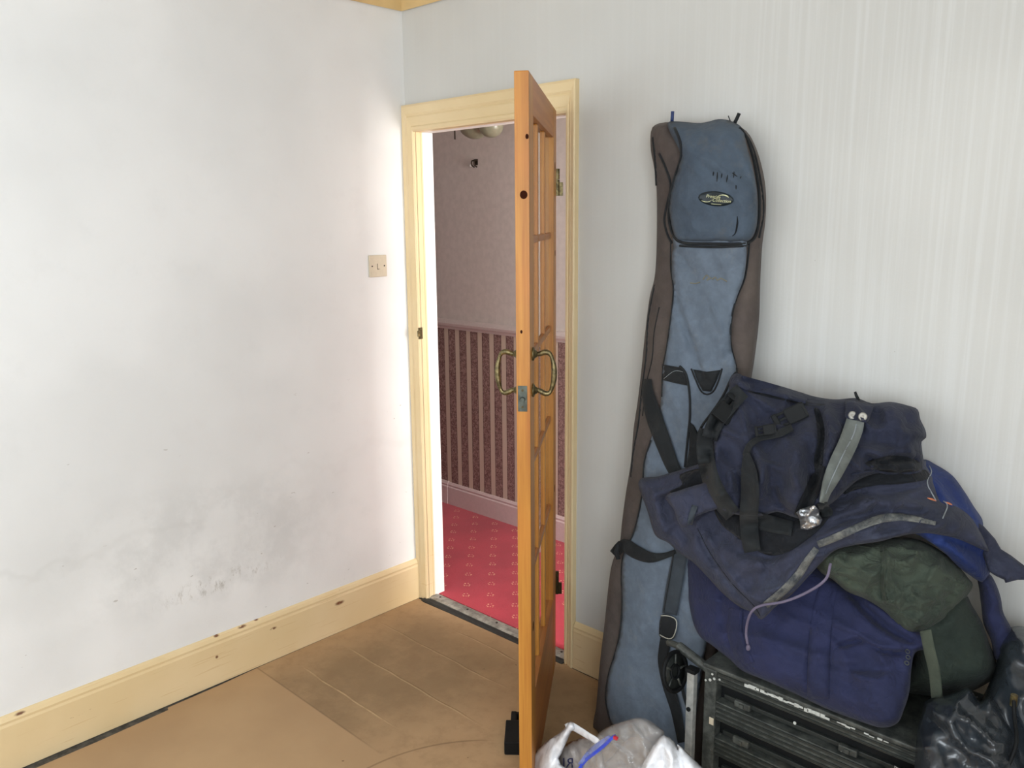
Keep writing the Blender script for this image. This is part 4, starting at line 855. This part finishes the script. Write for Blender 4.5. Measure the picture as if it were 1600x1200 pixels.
for q in ([(1449, 778, 1), (1456, 780, 3), (1463, 783, 1)], [(1476, 784, 1), (1484, 787, 3), (1488, 789, 1)]): ribbon('orange_tack', q, 3, MAT['orange'], nj, Host(*(hN.b+hJ.b)), .003, .001, step=2, ncross=3)
# the jacket's far corner pointing right
f1, hF = soft('hem_corner', [(1520, 812), (1537, 822), (1555, 842), (1564, 858), (1580, 868), (1606, 888), (1606, 906), (1590, 906), (1571, 911), (1569, 906), (1556, 900), (1545, 893), (1530, 850)], MAT['navy2'], nj, Y=[(1520, 812, -.10), (1606, 908, -.14), (1545, 893, -.15)], bulge=.008, D=10, back=.010, corner=True, step=5, seed=17, strokes=[([(1545, 860), (1570, 885), (1600, 902)], 4, -.006)], wr=[('r', 24, 40, 2, .004)])
# folded back cuff at the left
c1_, hC = soft('cuff', [(1040, 776), (1062, 766), (1095, 756), (1120, 752), (1125, 790), (1105, 800), (1086, 808), (1080, 818), (1066, 824), (1058, 812), (1052, 795)], MAT['navy2'], nj, Y=[(1040, 776, -.40), (1120, 752, -.38), (1066, 824, -.44)], bulge=.025, D=14, back=.03, step=4, seed=18, strokes=[([(1078, 762), (1084, 785), (1078, 815)], 4, -.005)], wr=[('r', 20, 20, 2, .004)])
ribbon('cuff_loop', [(1086, 790, 9), (1081, 805, 9), (1078, 820, 8)], 8, MAT['greystrap'], nj, Host(*(hC.b+hN.b)), .006, .002)
# drawcord hanging from the hem
dc = spline3([at(1298, 880, Y=-.44), at(1290, 905, Y=-.455), at(1262, 925, Y=-.46), at(1225, 940, Y=-.47), at(1190, 946, Y=-.485), at(1175, 955, Y=-.49), at(1168, 972, Y=-.48), at(1166, 990, Y=-.475), at(1168, 1006, Y=-.475)], 8)
tube('drawcord', [Vector(p)-poff(nj) for p in dc], .0032, MAT['cord'], nj)
pe = at(1169, 1012, Y=-.475); bm = bmesh.new(); bmesh.ops.create_uvsphere(bm, u_segments=12, v_segments=8, radius=.0055, matrix=Matrix.Translation(Vector(pe)-poff(nj)) @ Matrix.Diagonal((1, 1, 1.5, 1))); bmobj('cord_knot', bm, MAT['cord'], nj, True)
# ---- navy bib trousers crumpled on the very top
bt = thing('bib_trousers', 'dark navy bib trousers with grey elastic brace heaped on top of the pile', 'trousers', (1.75, -.25, 1.0))
BT = [(1140, 592), (1152, 583), (1166, 590), (1185, 596), (1215, 602), (1248, 612), (1275, 620), (1305, 624), (1338, 622), (1362, 630), (1392, 628), (1420, 634), (1434, 640), (1438, 655), (1446, 672), (1447, 684), (1440, 690), (1441, 705), (1443, 722), (1440, 740), (1422, 744), (1400, 744), (1370, 742), (1345, 748), (1325, 763), (1305, 782), (1284, 798), (1262, 812), (1240, 808), (1215, 800), (1190, 806), (1162, 806), (1136, 800), (1118, 788), (1108, 770), (1104, 750), (1106, 715), (1112, 675), (1122, 650), (1138, 625)]
b1, hB = soft('body', BT, MAT['navy'], bt, Y=[(1145, 590, -.24), (1250, 612, -.16), (1434, 640, -.09), (1447, 684, -.10), (1440, 740, -.17), (1330, 765, -.33), (1262, 822, -.42), (1180, 848, -.46), (1108, 790, -.42), (1106, 700, -.35), (1138, 625, -.28), (1250, 700, -.30)], bulge=.085, D=34, back=.05, step=4, fold=2.3, seed=20,
    strokes=[([(1168, 612), (1200, 605), (1245, 615), (1290, 630)], 5, -.014), ([(1150, 598), (1190, 602), (1240, 622)], 6, .008), ([(1274, 640), (1284, 670), (1282, 700), (1276, 730)], 5, -.020), ([(1290, 640), (1298, 680), (1292, 715)], 7, .012), ([(1262, 655), (1250, 700), (1240, 760), (1230, 800)], 12, .014), ([(1275, 740), (1265, 770), (1252, 805)], 9, -.028), ([(1120, 680), (1118, 730), (1128, 790)], 8, .012), ([(1130, 700), (1150, 740), (1165, 800)], 8, -.012), ([(1170, 690), (1190, 730), (1185, 790)], 10, .012), ([(1205, 760), (1220, 790), (1238, 808)], 6, -.012), ([(1350, 715), (1380, 722), (1410, 716), (1436, 722)], 6, -.018), ([(1340, 700), (1380, 706), (1430, 704)], 9, .010), ([(1350, 733), (1390, 740), (1430, 736)], 4, -.008), ([(1376, 636), (1370, 670), (1372, 700)], 8, -.005), ([(1405, 636), (1408, 670), (1404, 700)], 5, .005), ([(1220, 640), (1180, 660), (1150, 690)], 7, -.006)],
    wr=[('r', 40, 60, 2.2, .010), ('n', 70, 20, 1.5, .014), ('n', 15, 0, 1, .002)])
hT = Host(*(hB.b+hN.b+hH.b))
soft('painted_pocket_shade', [(1352, 724), (1372, 716), (1395, 712), (1418, 714), (1436, 722), (1440, 733), (1420, 737), (1395, 738), (1370, 734)], MAT['seam_foldshade'], bt, host=hB, lift=.003, bulge=.001, D=6, back=.004, step=4)  # black lens standing in for the shade inside the opening
cordon('fold_piping', [(1330, 742), (1362, 736), (1395, 741), (1425, 739), (1438, 734)], .003, MAT['navy'], bt, hT, .002)
soft('painted_crease_shade', [(1272, 638), (1280, 640), (1288, 668), (1287, 700), (1284, 730), (1276, 742), (1272, 720), (1277, 690), (1276, 662)], MAT['seam_foldshade'], bt, host=hB, lift=.002, bulge=.001, D=4, back=.004, step=4)  # black sliver, painted shade down the deep upright crease
soft('painted_crease_shade', [(1165, 610), (1190, 609), (1225, 617), (1262, 628), (1290, 632), (1262, 634), (1225, 626), (1190, 618)], MAT['seam_foldshade'], bt, host=hB, lift=.002, bulge=.001, D=4, back=.004, step=4)  # painted shade again, along the crease below the rolled top
# waistband roll along the top left
ribbon('waistband', [(1150, 592, 16), (1170, 600, 20), (1200, 607, 18), (1235, 617, 16), (1260, 626, 10)], 16, MAT['navy'], bt, hT, .012, .006, arch=.006)
ribbon('elastic_brace', [(1338, 648, 26), (1334, 668, 30), (1324, 695, 30), (1310, 724, 29), (1298, 750, 24), (1290, 770, 16), (1286, 786, 12)], 30, MAT['elastic'], bt, hT, .018, .003, arch=.003)
ribbon('brace_stripe', [(1340, 652, 1.6), (1334, 678, 1.8), (1320, 705, 1.8), (1308, 730, 1.8), (1298, 752, 1.6), (1290, 772, 1.4)], 2, MAT['reflect'], bt, hT, .0225, .001, step=3, ncross=3)
tb_, hTB = soft('brace_tab', [(1322, 624), (1342, 626), (1364, 632), (1360, 650), (1355, 660), (1338, 657), (1321, 652), (1321, 640)], MAT['navy'], bt, host=hT, lift=.024, bulge=.004, D=6, back=.012, step=4, seed=21)
for (x_, y_) in ((1332, 649), (1348, 651)):
    P_ = Vector(at(x_, y_, T=hTB.t(x_, y_, 2.2)-.001))-poff(bt); nrm = (Vector(CAM)-Vector(at(x_, y_, T=2.2))).normalized(); q = nrm.to_track_quat('Z', 'Y').to_matrix().to_4x4(); q.translation = P_
    lathe('stud', [(0, .0035), (.003, .003), (.0045, .0015), (.007, .0042), (.0095, .003), (.010, 0)], q, MAT['threshold'], bt, 20)
ribbon('end_tag', [(1336, 612, 4), (1338, 618, 5), (1342, 626, 5)], 5, MAT['web'], bt, Ys=[-.15, -.15, -.16])
soft('brace_end', [(1276, 788), (1292, 784), (1302, 800), (1300, 806), (1286, 808), (1282, 800)], MAT['web'], bt, host=hT, lift=.020, bulge=.003, D=5, back=.01, step=4, corner=True)
# black side-release buckles with their webbing
ribbon('buckle_strap', [(1160, 610, 26), (1148, 622, 28), (1132, 640, 28), (1118, 660, 26), (1108, 685, 24)], 26, MAT['web'], bt, hT, .014, .003)
ribbon('buckle_strap', [(1104, 670, 22), (1101, 700, 26), (1108, 740, 27), (1122, 775, 30), (1145, 805, 26)], 24, MAT['web'], bt, hT, .022, .003)
ribbon('buckle_strap', [(1238, 668, 12), (1215, 678, 12), (1188, 685, 9), (1172, 695, 10), (1165, 712, 12)], 12, MAT['web'], bt, hT, .016, .003)
ribbon('buckle_strap', [(1166, 708, 10), (1170, 735, 24), (1172, 770, 29), (1170, 805, 29), (1172, 840, 28), (1176, 862, 26)], 28, MAT['web'], bt, hT, .020, .003)
ribbon('webbing_band', [(1180, 812, 26), (1210, 820, 26), (1238, 826, 22)], 24, MAT['web'], bt, hT, .012, .003)
ribbon('painted_shade_strip', [(1286, 728, 8), (1276, 750, 20), (1264, 778, 22), (1250, 808, 22)], 20, MAT['seam_foldshade'], bt, hT, .006, .003)  # black strip laid along the deep fold as its painted shade
def buckle(pc, ang, L, wd, lift):
    """side-release buckle built as a real block with slots, aligned to the surface"""
    b_ = bpy.data.objects.new('buckle', None); COL.objects.link(b_); b_.parent = bt
    T_ = hT.t(*pc)-lift; c = Vector(at(pc[0], pc[1], T=T_)); ax = (Vector(at(pc[0]+10*math.cos(ang), pc[1]+10*math.sin(ang), T=T_+.004))-c).normalized()
    nrm = (Vector(CAM)-c).normalized(); ay = nrm.cross(ax).normalized(); nz = ax.cross(ay)
    m = Matrix((ax, ay, nz)).transposed().to_4x4(); m.translation = c-poff(bt); b_.matrix_local = m
    boxo('socket', (-L*.5, -wd/2, 0), (L*.12, wd/2, .010), MAT['plasticb'], b_, .003)
    boxo('socket_rib', (-L*.5, -wd*.42, .009), (-L*.42, wd*.42, .0125), MAT['plasticb'], b_, .001)
    boxo('prong', (L*.10, -wd*.46, .001), (L*.34, -wd*.28, .008), MAT['plasticb'], b_, .002); boxo('prong', (L*.10, wd*.28, .001), (L*.34, wd*.46, .008), MAT['plasticb'], b_, .002); boxo('prong', (L*.10, -wd*.08, .001), (L*.34, wd*.08, .007), MAT['plasticb'], b_, .002)
    boxo('crossbar', (L*.33, -wd/2, 0), (L*.5, wd/2, .009), MAT['plasticb'], b_, .003)
buckle((1137, 640), math.radians(-50), .078, .050, .030)
buckle((1234, 650), math.radians(155), .082, .040, .026); buckle((1196, 672), math.radians(172), .050, .026, .026); 
# foil wrapper tucked in the fold
fo, hFo = soft('foil_wrapper', [(1244, 801), (1250, 796), (1262, 792), (1272, 789), (1279, 796), (1280, 803), (1285, 812), (1281, 820), (1272, 824), (1262, 828), (1251, 826), (1250, 815), (1247, 806)], MAT['foil'], None, host=hT, lift=.034, bulge=.012, D=8, back=.012, step=2.2, seed=25, corner=True, wr=[('r', 11, 20, 1, .008), ('n', 6, 70, 1.3, .004)])
for p_ in fo.data.polygons: p_.use_smooth = False
tag(fo, 'crumpled silver foil wrapper caught in the folds of the navy clothes', 'wrapper')

# ================================================================ BLACK BIN BAGS
bb1 = thing('bin_bag', 'dull black bin bag at the right edge against the back wall', 'bin bag', (2.3, -.2, 0), 'black bin bags at the right')
a1, hA = soft('body', [(1556, 1040), (1560, 1008), (1572, 985), (1590, 978), (1620, 985), (1680, 1010), (1720, 1100), (1720, 1290), (1600, 1330), (1510, 1300), (1505, 1150), (1540, 1080)], MAT['bin'], bb1, Y=[(1560, 1000, -.12), (1680, 1010, -.10), (1720, 1290, -.3), (1510, 1300, -.3), (1540, 1080, -.2)], bulge=.10, D=55, back=.08, step=7, seed=30, wr=[('r', 55, 60, 1.6, .022), ('r', 24, 20, 1.6, .004)])
bb2 = thing('bin_bag', 'shiny crumpled black bin bag in front, beside the right end of the black box', 'bin bag', (2.2, -.42, 0), 'black bin bags at the right')
a2, hA2 = soft('body', [(1441, 1112), (1446, 1096), (1462, 1089), (1480, 1086), (1498, 1080), (1511, 1074), (1522, 1084), (1530, 1096), (1546, 1088), (1560, 1102), (1575, 1130), (1590, 1165), (1600, 1210), (1610, 1300), (1500, 1370), (1440, 1330), (1428, 1240), (1430, 1180), (1434, 1140)], MAT['bin'], bb2, Y=[(1441, 1100, -.36), (1510, 1075, -.33), (1590, 1150, -.33), (1610, 1300, -.5), (1440, 1330, -.5), (1430, 1180, -.42)], bulge=.09, D=45, back=.10, step=5, seed=31, strokes=[([(1445, 1120), (1470, 1138), (1490, 1152)], 4, -.014), ([(1500, 1090), (1485, 1130), (1500, 1160)], 5, .010), ([(1530, 1100), (1560, 1140), (1590, 1180)], 6, -.008)], wr=[('r', 48, 50, 1.5, .020), ('r', 20, 0, 1.4, .005)])
bc = spline3([at(1584, 1088, Y=-.36), at(1585, 1120, Y=-.38), at(1588, 1160, Y=-.42), at(1574, 1200, Y=-.45)]); cc = thing('brass_clip', 'small brass clip on dark cord lying over the black bags', 'clip', tuple(at(1584, 1094, Y=-.36)))
bm = bmesh.new(); cyl(bm, (0, 0, -.012), (0, 0, .012), .007, 14); bmobj('ferrule', bm, MAT['brass'], cc); tube('cord', [Vector(p)-cc.location for p in bc], .004, MAT['plasticb'], cc)

# ================================================================ CARRIER BAGS IN FRONT
wb = thing('carrier_bag', 'white plastic carrier bag with an upright handle loop, leftmost in front', 'carrier bag', (1.42, -.75, 0))
CY = [(830, 1200, -.60), (890, 1130, -.60), (930, 1150, -.60), (930, 1260, -.72), (840, 1290, -.72)]
cb, hCB = soft('side_film', [(822, 1230), (828, 1196), (834, 1180), (842, 1168), (858, 1155), (872, 1147), (882, 1138), (886, 1130), (891, 1127), (898, 1130), (899, 1140), (893, 1143), (889, 1151), (884, 1162), (878, 1176), (873, 1185), (876, 1194), (884, 1200), (890, 1230), (880, 1330), (830, 1340)], MAT['carrier'], wb, Y=CY, bulge=.030, D=16, back=.03, step=3.5, seed=40, corner=True, strokes=[([(888, 1145), (868, 1165), (850, 1200)], 4, .006), ([(875, 1150), (855, 1165), (838, 1190)], 4, -.005), ([(860, 1165), (862, 1185), (858, 1210)], 5, .005)], wr=[('r', 22, 110, 2.5, .007)])
ribbon('handle', [(884, 1136, 9), (892, 1134, 11), (905, 1141, 11), (918, 1149, 10), (932, 1158, 10), (940, 1170, 10)], 10, MAT['carrier'], wb, Ys=[-.60, -.60, -.605, -.61, -.62, -.63], arch=.004, step=3)
gi, hGI = soft('back_film', [(876, 1172), (888, 1160), (900, 1156), (905, 1153), (925, 1154), (935, 1165), (945, 1200), (945, 1330), (870, 1330), (868, 1210)], MAT['greybag'], wb, Y=[(880, 1165, -.56), (940, 1160, -.56), (940, 1330, -.66), (870, 1330, -.66)], bulge=.02, D=14, back=.012, step=4, seed=41, strokes=[([(890, 1172), (896, 1180), (898, 1190)], 3, .006)], wr=[('r', 14, 60, 2, .004)])
textmesh('print', 'RI', on_host(hGI, 887.5, 1199.5, 22, 0, .0015, -1), MAT['navyprint'], wb)
zb = thing('zip_bag', 'clear plastic zip bag with a blue zip strip between the two white carriers', 'plastic bag', (1.55, -.7, 0))
inn, hIN = soft('contents', [(925, 1240), (940, 1200), (958, 1180), (975, 1160), (992, 1150), (1006, 1152), (1018, 1162), (1020, 1180), (1015, 1220), (1010, 1330), (930, 1330)], MAT['greybag'], zb, Y=[(920, 1220, -.58), (1000, 1150, -.55), (1010, 1320, -.66), (930, 1320, -.66)], bulge=.02, D=20, back=.03, step=5, seed=43, wr=[('r', 22, 30, 1.5, .008)])
zf, hZF = soft('film', [(898, 1230), (908, 1198), (917, 1172), (927, 1155), (940, 1142), (956, 1133), (975, 1126), (995, 1121), (1010, 1123), (1022, 1130), (1032, 1138), (1038, 1143), (1037, 1152), (1030, 1160), (1024, 1180), (1018, 1220), (1015, 1335), (905, 1335)], MAT['clear'], zb, Y=[(905, 1210, -.62), (1000, 1121, -.60), (1038, 1145, -.60), (1015, 1330, -.72), (905, 1330, -.72)], bulge=.055, D=28, back=.05, step=3.5, seed=42, strokes=[([(1010, 1128), (1014, 1145), (1022, 1150)], 3, .008), ([(975, 1140), (985, 1160), (990, 1185)], 5, -.006), ([(1022, 1132), (1026, 1146), (1034, 1150)], 3, -.006)], wr=[('r', 24, 40, 1.8, .014), ('n', 12, 10, 1.3, .004)])
ribbon('zip_strip', [(902, 1206, 5), (915, 1188, 5), (930, 1176, 5), (945, 1164, 5), (956, 1153, 5), (962, 1149, 4)], 5, MAT['zipb'], zb, hZF, .004, .003, step=3)
ribbon('zip_tint', [(906, 1196, 8), (922, 1176, 10), (940, 1160, 8), (954, 1150, 5)], 9, film('blue_tinted_film', (150, 166, 230), 0, .6), zb, hZF, .0025, .001, step=3)
P_ = Vector(at(962, 1153, T=hZF.t(962, 1153)-.006))-poff(zb); bm = bmesh.new(); box(bm, P_-Vector((.006, .004, .004)), P_+Vector((.006, .004, .004)), .002); bmobj('zip_slider', bm, MAT['red'], zb)
wc = thing('carrier_bag', 'bright white plastic carrier bag in front of the black box, rightmost of the three', 'carrier bag', (1.68, -.7, 0))
w1, hW = soft('side_film', [(990, 1230), (1000, 1200), (1010, 1182), (1020, 1165), (1030, 1153), (1037, 1148), (1045, 1151), (1053, 1159), (1058, 1168), (1059, 1171), (1058, 1163), (1066, 1168), (1078, 1180), (1088, 1190), (1100, 1202), (1115, 1235), (1125, 1340), (995, 1340)], MAT['carrier'], wc, Y=[(1000, 1200, -.68), (1037, 1148, -.64), (1100, 1200, -.62), (1120, 1330, -.74), (1000, 1330, -.76)], bulge=.04, D=20, back=.05, step=3.5, seed=44, corner=True, strokes=[([(1035, 1152), (1036, 1175), (1038, 1210)], 3, -.010), ([(1030, 1160), (1020, 1185), (1010, 1210)], 5, .008), ([(1060, 1168), (1062, 1185), (1066, 1210)], 3, -.012), ([(1048, 1160), (1050, 1180), (1050, 1210)], 6, .006), ([(1080, 1190), (1085, 1205), (1090, 1225)], 5, .005)], wr=[('r', 26, 95, 2.5, .010)])
